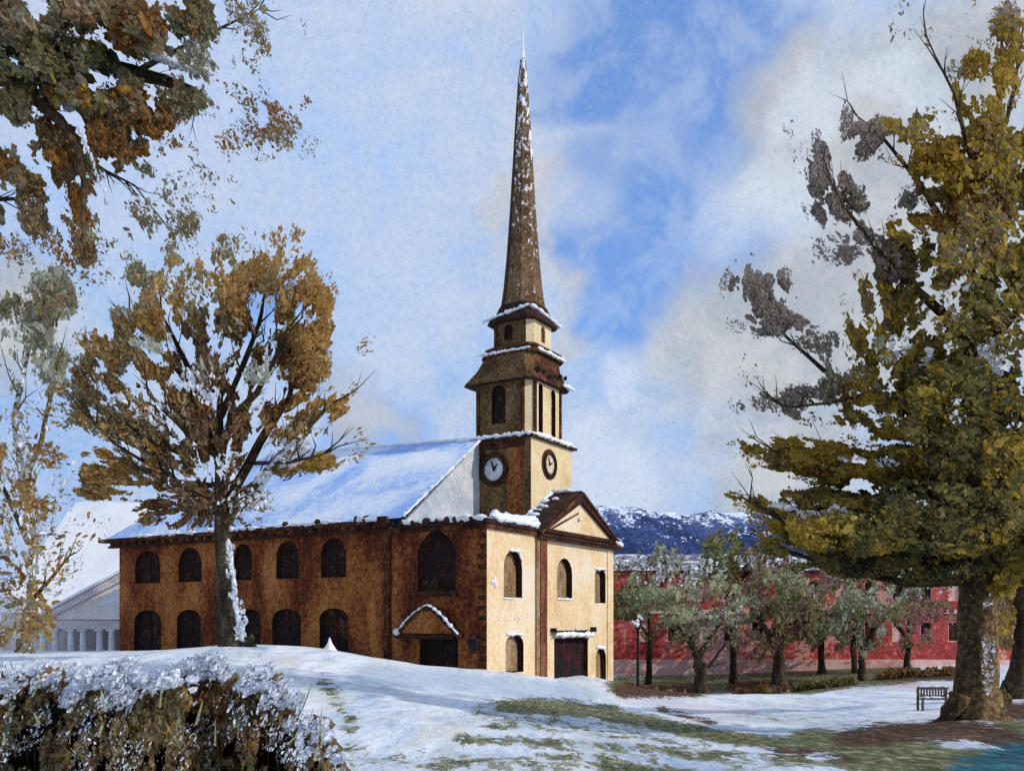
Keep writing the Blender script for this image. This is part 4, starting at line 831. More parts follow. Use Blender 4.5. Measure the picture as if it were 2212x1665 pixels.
# ------------------------------------------------------------------ big evergreen-and-gold tree on the right
D = 31; base = on_ground(2100, D)
tr = root('big_tree', base, 'big dark green and gold tree on the right, its broad layered crown above the bench', 'tree')
mb = MB(); by = HY+(EZ-base.z)/D*F
limb(mb, [(2108, by+10, 74), (2106, 1545, 54), (2108, 1480, 44), (2112, 1380, 40), (2112, 1280, 38), (2108, 1180, 34), (2110, 1000, 28), (2125, 800, 22), (2135, 600, 16), (2145, 400, 10), (2160, 200, 6), (2165, 60, 2)], D, M['bark_dusted'], 14, 0, .05, 4, .12)
for sx_ in (-1, 1, -.4, .5):
    limb(mb, [(2106+sx_*30, 1500, 26), (2106+sx_*60, 1556, 18), (2106+sx_*105, by+16, 5)], D-.3*abs(sx_), M['bark_dusted'], 7)
BL = [([(2108, 1230, 22), (1980, 1200, 16), (1860, 1180, 12), (1740, 1150, 9), (1660, 1105, 6), (1600, 1072, 2)], -2), ([(2110, 1090, 20), (1980, 1050, 14), (1850, 1010, 9), (1740, 985, 5), (1640, 968, 1.5)], 1), ([(2115, 960, 18), (1990, 900, 12), (1880, 850, 8), (1780, 800, 5), (1690, 720, 3), (1640, 650, 1.5)], 2),
      ([(2125, 800, 16), (2040, 680, 11), (1950, 600, 8), (1880, 520, 5), (1820, 440, 3), (1780, 370, 1)], -1), ([(2130, 660, 12), (2060, 520, 8), (1990, 400, 5), (1900, 290, 3), (1850, 250, 1)], 2), ([(2140, 500, 9), (2100, 350, 6), (2060, 200, 3), (2000, 80, 1)], -2),
      ([(2150, 350, 6), (2190, 200, 4), (2210, 60, 2)], 2), ([(2110, 1000, 14), (2250, 900, 9), (2380, 860, 4)], 1), ([(2110, 1180, 16), (2260, 1120, 10), (2420, 1100, 4)], 0), ([(2125, 760, 12), (2240, 620, 8), (2330, 520, 3)], -2), ([(1880, 850, 5), (1790, 870, 4), (1700, 880, 2), (1640, 850, 1)], -2),
      ([(2108, 1250, 14), (1960, 1260, 9), (1820, 1230, 7), (1700, 1190, 4), (1620, 1140, 1.5)], 2)]
for pts, dz in BL:
    q = limb(mb, pts, D, M['bark_dark'], 7, dz); twigs(mb, q, 10, 1.6, .03, M['bark_dark'])
mb.build('trunk', tr, smooth=True)
gd, dp_, tp = 'leaf_gold', 'leaf_deep', 'leaf_taupe'
mb = MB()
dabs(mb, [
 (1700, 1085, 90, 26, 420, 6, 22, {gd: 3, um: 1}, .36, 2, 150), (1600, 1068, 40, 10, 60, 4, 12, {gd: 1, um: 1}, .36, 2.5, 150), (1790, 1120, 130, 60, 1000, 8, 34, {gd: 3, dg: 1}, .30, 1.8, 160), (1900, 1130, 150, 80, 1300, 9, 38, {dg: 3, gd: 2, dp_: 1}, .26, 1.8, 165), (2040, 1140, 150, 90, 1300, 10, 40, {dg: 3, dp_: 2, gd: 1}, .24, 1.8, 170),
 (1760, 1180, 110, 30, 500, 8, 26, {gd: 2, dg: 1, um: 1}, .36, 1.8, 165), (1880, 1215, 140, 30, 600, 8, 28, {dg: 3, dp_: 1}, .34, 1.8, 170), (2020, 1235, 120, 26, 500, 8, 28, {dg: 2, dp_: 2}, .34, 1.8, 170), (2160, 1150, 90, 90, 800, 9, 36, {gd: 2, dg: 3}, .28, 1.8, 170), (2150, 1240, 60, 50, 420, 8, 30, {gd: 3, dg: 1}, .34),
 (1690, 962, 90, 18, 330, 6, 22, {gd: 3, um: 1}, .38, 2, 165), (1760, 990, 110, 34, 700, 8, 28, {gd: 3, um: 1}, .33, 1.8, 165), (1870, 1015, 110, 40, 800, 8, 30, {gd: 3, dg: 1}, .32, 1.8, 165), (1980, 1010, 100, 50, 620, 8, 30, {gd: 2, dg: 2, um: 1}, .33, 1.8, 170), (2090, 1040, 100, 60, 900, 10, 36, {br: 1, dp_: 3, dg: 2}, .26),
 (2180, 1010, 60, 70, 600, 9, 34, {gd: 2, dg: 2}, .30), (1640, 985, 40, 20, 70, 4, 12, {gd: 1}, .48), (1920, 900, 110, 50, 620, 8, 30, {gd: 3, dg: 1}, .38, 1.8, 160), (2030, 880, 90, 80, 900, 9, 34, {dg: 3, gd: 1, dp_: 1}, .31), (2140, 880, 90, 100, 1200, 9, 36, {dg: 3, dp_: 3}, .27), (1870, 850, 50, 60, 200, 6, 22, {gd: 2, tp: 1}, .44, 2.2, 110),
 (1890, 690, 60, 90, 420, 8, 28, {gd: 3, um: 1}, .42, 2.2, 100), (1960, 780, 90, 60, 420, 8, 28, {gd: 2, dg: 2}, .43), (2000, 680, 80, 90, 760, 8, 32, {um: 1, gd: 2, dg: 2}, .36), (2090, 700, 90, 120, 1200, 9, 34, {dg: 3, gd: 1, um: 1}, .32), (2180, 720, 60, 120, 760, 9, 34, {dg: 3, dp_: 1, gd: 1}, .34),
 (2000, 500, 80, 34, 420, 8, 28, {gd: 3, rs: 1, um: 1}, .38, 1.8, 150), (2090, 560, 100, 70, 860, 9, 34, {um: 2, gd: 2, dg: 1}, .34), (2180, 540, 60, 80, 560, 9, 32, {gd: 1, dg: 2}, .36), (2080, 620, 60, 30, 160, 8, 24, {dp_: 1, br: 1}, .36),
 (1990, 300, 80, 50, 460, 8, 28, {gd: 3, um: 1}, .38, 2, 140), (2060, 370, 90, 70, 720, 8, 32, {gd: 3, um: 1}, .35, 2, 130), (2150, 340, 80, 90, 800, 8, 32, {gd: 2, rs: 1, um: 1}, .34), (2110, 430, 90, 60, 500, 8, 30, {gd: 1, rs: 1, um: 1}, .38),
 (2120, 190, 60, 80, 330, 6, 24, {gd: 3}, .44, 2.4, 110), (2190, 130, 50, 100, 420, 8, 28, {gd: 2, um: 1}, .38, 2.2, 110), (2070, 130, 40, 60, 60, 4, 14, {tp: 1}, .52, 2.4, 110), (2160, 30, 60, 50, 160, 5, 20, {gd: 1, tp: 1}, .46),
 (1640, 625, 64, 56, 620, 9, 26, {tp: 1}, .24, 1.4, 110), (1665, 690, 50, 34, 300, 7, 22, {tp: 1}, .30, 1.6, 140), (1715, 700, 40, 20, 150, 6, 18, {tp: 1}, .38, 1.8, 150), (1770, 740, 50, 34, 120, 4, 14, {tp: 1, ol: 1}, .46, 2, 140), (1590, 705, 24, 16, 12, 5, 9, {tp: 1}, .2, 5, 140),
 (1770, 360, 22, 60, 200, 6, 20, {tp: 1}, .32, 2.4, 105), (1800, 430, 52, 54, 560, 8, 26, {tp: 1}, .28, 1.6, 120), (1850, 430, 30, 28, 110, 7, 18, {tp: 1, ol: 1}, .36), (1872, 296, 38, 42, 360, 7, 22, {tp: 1}, .28, 1.3), (1830, 270, 14, 40, 60, 4, 12, {tp: 1}, .36, 3, 105), (1905, 275, 36, 18, 100, 6, 18, {tp: 1, gd: 1}, .36), (1700, 275, 22, 22, 40, 3, 10, {tp: 1}, .44, 2.4, 110),
 (1860, 530, 60, 50, 260, 5, 18, {tp: 1}, .44, 2.2, 140), (1930, 570, 50, 50, 260, 8, 24, {tp: 1, um: 1}, .40, 2, 130), (1790, 540, 50, 40, 70, 3, 12, {tp: 1}, .5, 2.4, 130), (1980, 450, 36, 40, 160, 8, 24, {tp: 1}, .34), (1740, 870, 60, 34, 240, 6, 20, {tp: 1}, .40, 1.8, 160), (1790, 800, 40, 60, 220, 6, 20, {tp: 1, ol: 1}, .42, 2, 110),
 (1640, 870, 50, 24, 80, 4, 12, {tp: 1}, .48, 2, 120), (1620, 800, 40, 40, 40, 2, 9, {tp: 1, um: 1}, .52, 2, 120), (1730, 770, 20, 20, 30, 5, 12, {tp: 1}, .4), (1800, 900, 60, 40, 60, 3, 12, {tp: 1}, .5, 2, 110), (1980, 60, 60, 70, 50, 3, 14, {tp: 1}, .52, 3, 105), (1740, 330, 40, 50, 40, 2, 8, {tp: 1}, .5, 2, 120),
 (2320, 700, 130, 500, 2200, 12, 40, {dg: 3, gd: 2, dp_: 1}, .38), (2300, 1100, 120, 150, 900, 12, 40, {dg: 3, gd: 1}, .34)], D, 5.5, gs=30, spray=.9, qual=7, smul=.62)
dabs(mb, [(2120, 640, 110, 200, 480, 7, 30, {dg: 3, gd: 2, um: 2}, .20, 1.8, 140), (2080, 900, 130, 130, 800, 7, 30, {dg: 4, dp_: 1, gd: 1}, .18, 1.8, 160), (2040, 1110, 170, 90, 900, 7, 30, {dg: 4, dp_: 2, gd: 1}, .16, 1.8, 165), (2150, 420, 80, 160, 200, 7, 28, {gd: 3, um: 1, dg: 1}, .26, 1.8, 120), (1850, 1140, 150, 60, 500, 7, 26, {gd: 2, dg: 2}, .26, 1.8, 165), (2180, 1000, 60, 160, 500, 7, 28, {dg: 2, gd: 2}, .2)], D-3.5, 2.5, qual=6, smul=.62, gs=36)
mb.build('crown', tr)
mb = MB()
dabs(mb, [(1780, 1108, 60, 14, 60, 5, 15, {'leaf_snow': 1}, .40, 2, 170), (1720, 1092, 60, 10, 30, 4, 10, {'leaf_snow': 1}, .44, 2, 170), (1920, 1000, 50, 16, 60, 5, 14, {'leaf_snow': 1}, .42, 2, 170), (1820, 990, 60, 8, 24, 4, 11, {'leaf_snow': 1}, .4, 2.5, 165), (2130, 820, 40, 50, 40, 5, 15, {'leaf_snow': 1}, .44),
 (2100, 560, 60, 90, 40, 5, 14, {'leaf_snow': 1, sg: 1}, .50), (2130, 380, 60, 40, 20, 5, 14, {sg: 1}, .46), (1960, 770, 70, 50, 60, 4, 12, {'leaf_snow': 1, sg: 1}, .46), (1990, 790, 60, 40, 50, 5, 14, {'leaf_snow': 1, sg: 1}, .44), (2060, 1236, 18, 7, 10, 5, 10, {'leaf_snow': 1}, .2), (2140, 770, 30, 40, 26, 5, 13, {'leaf_snow': 1}, .4), (1905, 770, 24, 40, 30, 5, 14, {sg: 1}, .4), (2135, 1390, 16, 110, 90, 2, 7, {'leaf_snow': 1}, .40)], D-2.2, .8)
mb.build('snow', tr)['kind'] = 'stuff'
# second trunk at the right edge
D = 46; base = on_ground(2195, D); by = HY+(EZ-base.z)/D*F
tr = root('edge_tree', base, 'brown trunked tree cut by the right edge, behind the big tree', 'tree')
mb = MB(); q = limb(mb, [(2198, by+6, 42), (2202, 1465, 24), (2206, 1400, 17), (2208, 1300, 14), (2202, 1220, 12), (2196, 1150, 9), (2190, 1000, 6), (2195, 900, 3)], D, M['bark_dark'], 9)
twigs(mb, q, 12, 2.5, .06, M['bark_dark']); limb(mb, [(2180, 1475, 14), (2160, by, 10), (2130, by+8, 3)], D-.2, M['bark_green'], 7)
limb(mb, [(2206, 1300, 9), (2240, 1220, 7), (2290, 1120, 3)], D, M['bark_dark'], 7)
mb.build('trunk', tr, smooth=True)
mb = MB(); dabs(mb, [(2205, 1180, 70, 50, 500, 6, 22, {dg: 2, gd: 2}, .36), (2170, 1330, 26, 70, 160, 5, 16, {um: 1, gd: 1}, .42, 2, 85), (2200, 1050, 120, 120, 900, 8, 24, {dg: 2, gd: 1}, .40), (2280, 1150, 90, 90, 500, 8, 24, {dg: 2, gd: 1}, .38)], D, 4); mb.build('crown', tr)

def X_(x, d=108): return (x-CX)/F*d
def Z_(y, d=108): return EZ+(HY-y)/F*d
# ------------------------------------------------------------------ red brick building behind the small trees
D = 118
rd = root('red_building', W(1325, 1470, D), 'long two storey red brick building with pink stone base behind the small trees', 'building')
xa, xb = (1318-CX)/F*D, (2330-CX)/F*D; zt = EZ+(HY-1232)/F*D; z0 = -4.5
holes = []; n = 15; stp = (xb-xa-6)/n
for i in range(n):
    u = 3+i*stp; holes.append(arch(u+.7, u+2.3, 1.0-0, 3.6, 'rect')); holes.append(arch(u+.7, u+2.3, 6.2, 8.8, 'flat'))
ux, ny_ = V(1, 0, 0), V(0, -1, 0)
mb = MB(); wall(mb, V(xa, D, 0), ux, ny_, [(0, z0), (xb-xa, z0), (xb-xa, zt), (0, zt)], holes, M['red_brick'], .3, M['pink_stone'])
mb.face([V(xa, D, z0), V(xa, D+14, z0), V(xa, D+14, zt), V(xa, D, zt)], M['red_brick']); mb.face([V(xb, D, z0), V(xb, D+14, z0), V(xb, D+14, zt), V(xb, D, zt)], M['red_brick']); mb.build('wall', rd)
for h in holes: fill(rd, V(xa, D, 0), ux, ny_, h, M['pink_stone'] if fr() < .4 else M['window_dark'], .26, bars=False, fw=.14, frame=M['pink_stone'])
mb = MB(); mb.box(V(xa, D-.3, z0), ux*(xb-xa), V(0, .297, 0), UP*(Z_(1424, D)-z0), M['pink_stone']); mb.box(V(xa, D-.2, 4.6), ux*(xb-xa), V(0, .197, 0), UP*.5, M['pink_stone']); mb.build('stone_course', rd)
mb = MB(); mb.prism([V(xa-.5, D-.6, zt), V(xa-.5, D+14.6, zt), V(xa-.5, D+7, zt+2.6)], ux*(xb-xa+1), M['slate_snow']); mb.build('roof', rd)
for i in range(4):
    mb = MB(); X = xa+19+i*13; mb.box(V(X, D+6, zt+1), ux*1.3, V(0, 1.3, 0), UP*2.4, M['orange_brick']); mb.build('chimney', rd)

# ------------------------------------------------------------------ pale house at the left
D = 108
hs_ = root('pale_house', W(130, 1425, D), 'pale columned house with big snowy roof at the left beyond the church', 'house')
mb = MB(); mb.box(V(X_(-40), D+4, -3), ux*(X_(420)-X_(-40)), V(0, 14, 0), UP*(Z_(1300)+3), M['pale_plaster']); mb.build('wall', hs_)
mb = MB(); e0, e1 = V(X_(-60), D+3, Z_(1322)), V(X_(440), D+3, Z_(1322)); r0_, r1_ = V(X_(70), D+11, Z_(1085, D+11)), V(X_(400), D+11, Z_(1085, D+11))
grid_quad(mb, e0, e1, r1_, r0_, M['pale_snow'], 20, 10, .15); mb.face([e0, r0_, V(e0.x, D+19, e0.z)], M['roof_snow']); mb.face([V(e0.x, D+19, e0.z), r0_, r1_, V(e1.x, D+19, e1.z)], M['roof_snow']); mb.build('roof', hs_, smooth=True)
# front porch with raking pediment
ax0, ax1, axm = X_(85), X_(475), X_(285); zp, zq = Z_(1338), Z_(1228)
mb = MB(); mb.prism([V(ax0, D, zp), V(ax1, D, zp), V(axm, D, zq)], V(0, .3, 0), M['pale_plaster']); mb.build('pediment', hs_)
mb = MB()
for s0 in (ax0-.5, ax1+.5): mb.prism([V(s0, D-.4, zp-.05), V(axm, D-.4, zq+.1), V(axm, D-.4, zq-.9), V(s0, D-.4, zp-.75)], V(0, .39, 0), M['mauve_trim'])
mb.box(V(ax0-.3, D-.35, zp-1.1), ux*(ax1-ax0+.6), V(0, .34, 0), UP*1.0, M['mauve_trim']); mb.build('cornice', hs_)
mb = MB(); mb.prism([V(ax0-.6, D-.5, zp), V(axm, D-.5, zq+.2), V(ax1+.6, D-.5, zp), V(ax1+.6, D-.5, zp+.35), V(axm, D-.5, zq+.55), V(ax0-.6, D-.5, zp+.35)], V(0, 6, 0), M['snow']); mb.build('porch_roof', hs_)
mb = MB(); mb.prism([V(X_(200), D-.06, Z_(1308)), V(X_(272), D-.06, Z_(1308)), V(X_(272), D-.06, Z_(1268)), V(X_(240), D-.06, Z_(1285))], V(0, .057, 0), M['white_column']); mb.build('pediment_panel', hs_)
for x in (92, 118, 152, 178, 214, 240): 
    mb = MB(); X = X_(x); mb.tube([V(X, D+.2, -2), V(X, D+.2, .1), V(X, D+.2, zp-1.1)], [.42, .40, .34], M['white_column'], 12); mb.box(V(X-.5, D-.3, zp-1.32), ux, V(0, 1, 0), UP*.2, M['white_column']); mb.build('column', hs_, smooth=False)
for x in (134, 196, 228): 
    mb = MB(); mb.box(V(X_(x)-.7, D+3.9, -.5), ux*1.4, V(0, .097, 0), UP*3.2, M['mauve_trim']); mb.build('window', hs_)

# ------------------------------------------------------------------ small trees, mid distance
def small_tree(name, label, xb_, dep, trunk, crown, kind, limbs=(), grp='small trees before the red building'):
    b_ = on_ground(xb_, dep); t0 = root(name, b_, label, 'tree', grp); mb = MB(); by_ = HY+(EZ-b_.z)/dep*F
    tk = [(xb_, by_+3, trunk[0][2]*1.2)]+[(q_[0], q_[1], q_[2]*.8) for q_ in trunk]; q = limb(mb, tk, dep, M['bark_green'], 8); twigs(mb, q, 12, 3, .08, M['bark_dark'])
    for l_ in limbs: q = limb(mb, l_, dep, M['bark_dark'], 6, ru(-2, 2)); twigs(mb, q, 6, 2.4, .06, M['bark_dark'])
    mb.build('trunk', t0, smooth=True); mb = MB(); dabs(mb, [c_[:2]+(c_[2]*1.2, c_[3]*.9, c_[4]*(.45 if c_[1] > 1355 else .8))+c_[5:] for c_ in crown], dep, 5, None, gs=20, spray=.9, qual=5, smul=.85); mb.build('crown', t0); return t0
sn_, pl, ms, mv = 'leaf_snow', 'leaf_pale', 'leaf_moss', 'leaf_mauve'
small_tree('small_tree', 'leaning small tree with pale yellow-green crown beside the lamp post', 1520, 96, [(1515, 1470, 17), (1508, 1420, 12), (1490, 1385, 8), (1465, 1350, 5)],
  [(1470, 1325, 85, 22, 420, 4, 15, {pl: 1}, .34, 2, 20), (1440, 1285, 60, 16, 200, 4, 13, {pl: 1, sg: 1}, .38, 2, 20), (1480, 1330, 80, 24, 420, 4, 16, {pl: 3, sg: 1}, .34, 2, 20), (1450, 1290, 90, 30, 420, 4, 15, {ms: 2, pl: 2, um: 1}, .38), (1530, 1290, 70, 40, 400, 4, 15, {pl: 1, ms: 1, mv: 1}, .38), (1540, 1360, 80, 40, 520, 4, 14, {mv: 1, ms: 2, sg: 1, um: 1}, .38), (1560, 1320, 60, 40, 330, 4, 14, {sg: 2, ms: 2, mv: 1}, .38), (1440, 1250, 70, 30, 160, 3, 12, {ms: 1, sn_: 1}, .46), (1545, 1330, 80, 30, 130, 3, 11, {sg: 1, sn_: 1}, .40)], 0,
  [[(1508, 1420, 8), (1540, 1370, 6), (1570, 1320, 3)], [(1508, 1430, 6), (1530, 1440, 4), (1560, 1400, 2)]])
small_tree('small_tree', 'straight small tree with dull moss-green crown, middle of the row', 1685, 98, [(1682, 1460, 19), (1680, 1410, 14), (1680, 1350, 10), (1685, 1280, 6)],
  [(1690, 1270, 60, 60, 520, 4, 16, {ms: 3, um: 1, pl: 1}, .34, 2, 85), (1690, 1340, 70, 50, 560, 4, 16, {ms: 2, um: 2}, .34, 2, 85), (1650, 1300, 40, 60, 260, 4, 14, {ms: 1, mv: 1, um: 1}, .38), (1740, 1300, 50, 50, 320, 4, 14, {ms: 2, um: 1, mv: 1}, .38), (1660, 1400, 40, 30, 200, 4, 14, {um: 2, mv: 1}, .36), (1740, 1260, 40, 30, 130, 4, 12, {mv: 1, sg: 1}, .42)], 0,
  [[(1680, 1400, 9), (1640, 1340, 6), (1620, 1290, 3)], [(1680, 1390, 9), (1720, 1330, 6), (1750, 1280, 3)]])
small_tree('small_tree', 'twin stemmed small tree with sage green crown nearest the bench', 1862, 100, [(1862, 1440, 10), (1864, 1400, 8), (1862, 1360, 6), (1855, 1310, 4)],
  [(1850, 1340, 60, 45, 520, 4, 16, {sg: 2, ms: 2}, .34, 2, 85), (1790, 1350, 60, 40, 460, 4, 15, {ms: 2, um: 2, mv: 1}, .36), (1860, 1390, 30, 30, 180, 4, 13, {ms: 1, sg: 1}, .34), (1810, 1300, 60, 30, 300, 4, 14, {ms: 1, sg: 1}, .40), (1920, 1330, 60, 40, 280, 4, 14, {ms: 2, um: 2, mv: 1}, .40), (1890, 1290, 50, 30, 200, 4, 12, {sg: 2, ms: 1}, .42)], 0,
  [[(1846, 1452, 7), (1842, 1400, 6), (1846, 1350, 4)], [(1864, 1400, 6), (1900, 1350, 4), (1930, 1310, 2)]])
small_tree('small_tree', 'brown and purple small tree under the gold branches of the big tree', 1960, 108, [(1960, 1430, 9), (1962, 1380, 7), (1965, 1320, 4)],
  [(1940, 1260, 90, 34, 520, 4, 15, {um: 1, sg: 1, ms: 1}, .38), (1990, 1320, 60, 34, 300, 4, 14, {um: 2, mv: 1}, .38), (1930, 1370, 70, 34, 420, 4, 14, {um: 2, mv: 1}, .36), (1880, 1240, 70, 24, 260, 4, 13, {sg: 1, ms: 1, sn_: 1}, .42), (1990, 1260, 50, 30, 260, 4, 13, {'leaf_deep': 1, sn_: 1, sg: 1}, .40)], 0, [[(1962, 1380, 5), (1920, 1330, 4), (1890, 1290, 2)]])
small_tree('round_tree', 'round dark green tree rising in front of the blue hill', 1585, 108, [(1585, 1440, 10), (1582, 1360, 8), (1580, 1270, 6), (1580, 1200, 3)],
  [(1580, 1195, 55, 45, 560, 4, 15, {ms: 3, dg: 2}, .26), (1560, 1240, 60, 36, 360, 4, 14, {ms: 1, um: 1, dg: 1}, .34), (1640, 1200, 50, 40, 260, 4, 14, {'leaf_deep': 1, um: 1, sn_: 1}, .42), (1660, 1230, 50, 30, 260, 4, 13, {mv: 1, 'leaf_deep': 1, sg: 1}, .42), (1620, 1260, 60, 40, 260, 4, 13, {um: 1, mv: 1, sg: 1}, .42)], 0, [[(1580, 1270, 5), (1620, 1230, 4), (1680, 1190, 1)]], None)
small_tree('snowy_tree', 'brown snow flecked tree beside the cream corner of the church', 1400, 104, [(1402, 1440, 8), (1405, 1380, 7), (1400, 1310, 5), (1395, 1240, 3)],
  [(1380, 1290, 50, 30, 260, 4, 14, {um: 2, rs: 1}, .38), (1370, 1320, 55, 20, 260, 4, 13, {um: 1, ms: 1}, .36), (1400, 1240, 60, 40, 260, 4, 13, {rs: 1, um: 1, sn_: 1}, .42), (1450, 1210, 50, 34, 200, 3, 12, {sg: 2, 'leaf_deep': 1, ms: 1}, .44), (1500, 1230, 50, 30, 160, 3, 12, {sg: 1, sn_: 1}, .46), (1420, 1360, 50, 24, 110, 3, 12, {rs: 1, ms: 1}, .44), (1380, 1250, 40, 30, 60, 3, 9, {sn_: 1}, .44)], 0, [[(1405, 1380, 4), (1370, 1330, 3), (1350, 1290, 1)], [(1400, 1310, 4), (1440, 1250, 3), (1480, 1200, 1)]], None)

small_tree('broad_tree', 'broad dull green and purple tree filling the gap behind the middle small trees', 1775, 112, [(1775, 1440, 10), (1772, 1370, 8), (1775, 1300, 5)],
  [(1760, 1250, 120, 30, 420, 4, 15, {ms: 1, mv: 1, um: 1, sg: 1}, .40), (1800, 1300, 120, 40, 420, 4, 15, {um: 1, ms: 2}, .40), (1740, 1370, 110, 34, 420, 4, 14, {mv: 2, um: 2}, .38), (1620, 1390, 60, 30, 200, 4, 13, {mv: 2, um: 1}, .42), (1880, 1380, 90, 26, 220, 4, 13, {um: 2, mv: 1}, .42)], 0, [[(1772, 1370, 5), (1720, 1310, 4), (1680, 1260, 2)], [(1772, 1370, 5), (1830, 1310, 4), (1870, 1270, 2)]], None)
# ------------------------------------------------------------------ low hedges
def hedge(x0, x1, dep, h, label, mws):
    c_ = on_ground((x0+x1)/2, dep); mb = MB(); n = max(3, int((x1-x0)/14))
    for i in range(n): 
        x = x0+(x1-x0)*(i+.5)/n; g_ = on_ground(x, dep); mb.blob(g_+V(0, 0, h*.3), h*.55, M['leaf_umber'], (1.2, .9, .8), .3)
        yb = HY+(EZ-g_.z)/dep*F; hp = h/dep*F
        dabs(mb, [(x, yb-hp*.45, 14, hp*.5, 70, 3, 10, mws, .3, 1.6)], dep-.3, .8, gs=12)
    o = mb.build('hedge'); tagp(o, label, 'hedge', group='low hedges along the path'); origin_to_base(o)
hedge(1345, 1480, 92, 1.5, 'dark brown low hedge behind the foot of the lamp post', {br: 2, um: 2, ms: 1})
hedge(1585, 1695, 94, 1.3, 'reddish brown clipped hedge before the middle small tree', {br: 3, rs: 1})
hedge(1720, 1850, 96, .9, 'thin dark green hedge left of the twin stemmed tree', {dg: 2, ms: 2})
hedge(1900, 2060, 100, 1.0, 'low rusty hedge left of the big trunk', {rs: 1, um: 2})
hedge(2130, 2170, 42, .7, 'dark green shrub hugging the roots of the right edge tree', {'leaf_deep': 2, dg: 2})

# ------------------------------------------------------------------ lamp post
D = 91; b_ = on_ground(1378, D); lp = root('lamp_post', b_, 'dark iron lamp post with snow on its head, right of the church', 'lamp post')
top = Z_(1338, D); mb = MB()
mb.tube([b_-UP*.2, b_+UP*.5, b_+UP*.55, b_+UP*1.1], [.34, .30, .2, .15], M['iron'], 8); mb.tube([b_+UP*1.1, V(b_.x, D, top-1.0)], [.15, .11], M['iron'], 8); mb.tube([V(b_.x-.5, D, top-1.2), V(b_.x+.5, D, top-1.2)], [.05, .05], M['iron'], 6); mb.build('post', lp)
mb = MB(); mb.tube([V(b_.x, D, top-1.05), V(b_.x, D, top-.75), V(b_.x, D, top-.1), V(b_.x, D, top+.25), V(b_.x, D, top+.5)], [.12, .30, .46, .28, .04], M['iron'], 6); mb.build('lamp_head', lp)
mb = MB()
for x, z_, r in ((-.35, -.35, .22), (-.15, -.5, .26), (.3, .1, .15), (-.6, -.2, .13), (.05, .3, .2), (-.1, -.15, .2)): mb.blob(V(b_.x+x, D-.35, top+z_), r, M['snow'])
mb.build('snow', lp, smooth=True)

# ------------------------------------------------------------------ bench
D = 42; b_ = on_ground(2018, D); bn = root('park_bench', b_, 'grey wooden park bench with snow on its back, left of the big trunk', 'bench')
def bx(name, x0, x1, y0, y1, z0, z1, m='bench_wood'): mb = MB(); mb.box(V(b_.x+x0, D+y0, b_.z+z0), V(x1-x0, 0, 0), V(0, y1-y0, 0), V(0, 0, z1-z0), M[m]); return mb.build(name, bn)
for x in (-.68, .60):
    for y in (-.3, .2): bx('leg', x, x+.09, y, y+.09, -.1, .45 if y < 0 else .95)
mb = MB()
for i in range(4): mb.box(V(b_.x-.70, D-.31+i*.14, b_.z+.452), V(1.42, 0, 0), V(0, .12, 0), V(0, 0, .05), M['bench_wood'])
mb.build('seat', bn); mb = MB()
mb.box(V(b_.x-.70, D+.15, b_.z+.88), V(1.42, 0, 0), V(0, .048, 0), V(0, 0, .12), M['bench_wood']); mb.box(V(b_.x-.58, D+.15, b_.z+.55), V(1.17, 0, 0), V(0, .048, 0), V(0, 0, .08), M['bench_wood'])
for i in range(9): mb.box(V(b_.x-.54+i*.13, D+.16, b_.z+.63), V(.07, 0, 0), V(0, .03, 0), V(0, 0, .25), M['bench_wood'])
mb.build('backrest', bn)
for x in (-.69, .61): bx('armrest', x, x+.08, -.32, .149, .68, .73)
mb = MB(); mb.snowline(V(b_.x-.68, D+.17, b_.z+1.02), V(b_.x+.68, D+.17, b_.z+1.02), .06, .05, .1); mb.snowline(V(b_.x-.6, D-.1, b_.z+.53), V(b_.x+.3, D-.05, b_.z+.53), .1, .05, .12); mb.build('snow', bn, smooth=True)

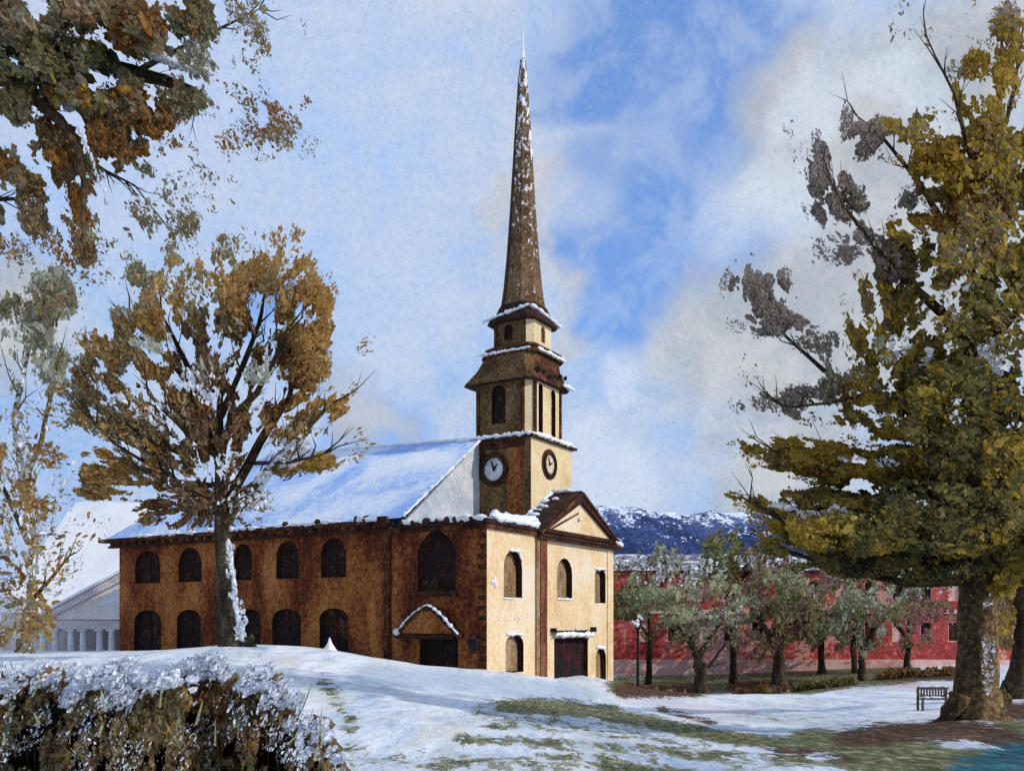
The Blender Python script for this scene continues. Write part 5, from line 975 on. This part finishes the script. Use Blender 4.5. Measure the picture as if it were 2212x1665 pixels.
# ------------------------------------------------------------------ foreground shrubs with snow crowns
def shrub(xc, hw, ytop, dep, label, mws, slope=0):
    dep -= 1.9
    b_ = on_ground(xc, dep); by_ = HY+(EZ-b_.z)/dep*F; t0 = root('shrub', b_, label, 'shrub', 'snow topped shrubs in the foreground')
    mb = MB(); hpx = by_-ytop
    for i in range(46):
        u_ = ru(-1, 1); yt = ytop+slope*max(0, u_)*hpx+hpx*(.20+.14*abs(u_)); y = yt+(by_+20-yt)*fr(); r_ = ru(16, 34)/F*dep
        mb.blob(W(xc+u_*hw*.9, y, dep+ru(.1, .8)), r_, M['leaf_umber'] if fr() < .6 else M['leaf_brown'], (1, .8, 1.1), .4, 11, 8)
    for i in range(26):
        u_ = ru(-.8, .8); p = W(xc+u_*hw*.5, by_, dep+ru(-.2, .3)); e = W(xc+u_*hw*1.1, ytop+hpx*(.04+.5*fr())+slope*max(0, u_)*hpx, dep+ru(-.4, .4)); mb.tube([p, p.lerp(e, .5)+V(ru(-.1, .1), 0, 0), e], [.018, .012, .004], M['bark_dark'], 5)
    mb.build('stems', t0, smooth=True)
    mb = MB(); rows = []; sn = []
    for i in range(7):
        u_ = -1+2*(i+.5)/7; yt = ytop+slope*max(0, u_)*hpx+hpx*(.06+.10*u_*u_+ru(-.03, .03)); x = xc+u_*hw; h_ = by_+25-yt
        rows.append((x, yt+h_*.56, hw/3.6, h_*.50, 620, 4, 17, mws, .30, 1.9, 80))
        rows.append((x, yt+h_*.5, hw/3.6, h_*.46, 70, 6, 22, {'leaf_olive': 3, 'leaf_gold': 1, 'leaf_ochre': 1}, .46, 2.6, 80))
        sn.append((x, yt+h_*.07, hw/3.2, h_*.10, 170, 5, 16, {'leaf_snow': 1}, .40, 2.2, 35)); sn.append((x, yt+h_*.22, hw/3.4, h_*.15, 60, 4, 12, {'leaf_snow': 1}, .52, 2.6, 55))
        sn.append((x, yt+h_*.6, hw/3.4, h_*.34, 34, 3, 8, {'leaf_snow': 1}, .56, 2.8, 65))
    dabs(mb, rows, dep-.2, .7, gs=30, smul=.8, qual=6); mb.build('foliage', t0)
    mb = MB(); dabs(mb, sn, dep-.75, .4, gs=40, smul=.8, qual=6); mb.build('snow', t0)['kind'] = 'stuff'
    for i in range(3):
        mb = MB(); x = xc+ru(-.7, .7)*hw; y = ytop+hpx*ru(.35, .8); p = W(x, y, dep-1.25); q = p+V(ru(-.08, .14), 0, ru(.10, .38)); s_ = V(ru(.006, .018), 0, 0)
        mb.prism([p-s_, p+s_, p.lerp(q, .6)+s_*.8, q, p.lerp(q, .5)-s_*.9], V(0, .012, 0), M['leaf_pale']); mb.build('dry_blade', t0)
shrub(-110, 140, 1425, 13.5, 'brown shrub cut off by the left edge of the view', {um: 2, ol: 1, br: 1})
shrub(90, 120, 1412, 13.4, 'snow capped olive brown shrub below the pale house', {um: 3, ol: 3, dg: 1, rs: 1})
shrub(280, 125, 1418, 13, 'brown shrub with dry pale blades below the left end of the church', {um: 4, rs: 1, ol: 2, o_: 1})
shrub(455, 120, 1404, 13.5, 'rusty brown shrub with thick snow below the autumn tree', {um: 4, rs: 2, br: 1, ol: 1})
shrub(600, 95, 1424, 13, 'ragged sloping shrub beside the smallest shrub, snow down its side', {rs: 2, um: 4, ol: 1, br: 1}, .75)
shrub(690, 50, 1545, 12.9, 'smallest shrub of the row, low and snow streaked at its right end', {um: 3, rs: 1, ol: 2}, .6)

# ------------------------------------------------------------------ little things by the church wall
D = 57; b_ = on_ground(543, D); yb = HY+(EZ-b_.z)/D*F
mb = MB(); dabs(mb, [(543, yb-12, 16, 14, 90, 3, 8, {'leaf_deep': 2, dg: 1}, .3, 2, 80)], D, .4, gs=10); o = mb.build('sprig'); tagp(o, 'tiny dark green sprig growing at the foot of the autumn tree', 'plant'); origin_to_base(o)
D = 66; b_ = on_ground(712, D); mb = MB(); mb.tube([b_-UP*.2, b_+UP*.12, b_+UP*.5, b_+UP*.95], [.75, .42, .2, .03], M['snow'], 9, .15); o = mb.build('snow_heap', smooth=True); tagp(o, 'small pointed heap of snow before the rightmost lower arch', 'snow heap'); origin_to_base(o)
print('objects', len(bpy.data.objects), 'faces', sum(len(m_.polygons) for m_ in bpy.data.meshes))
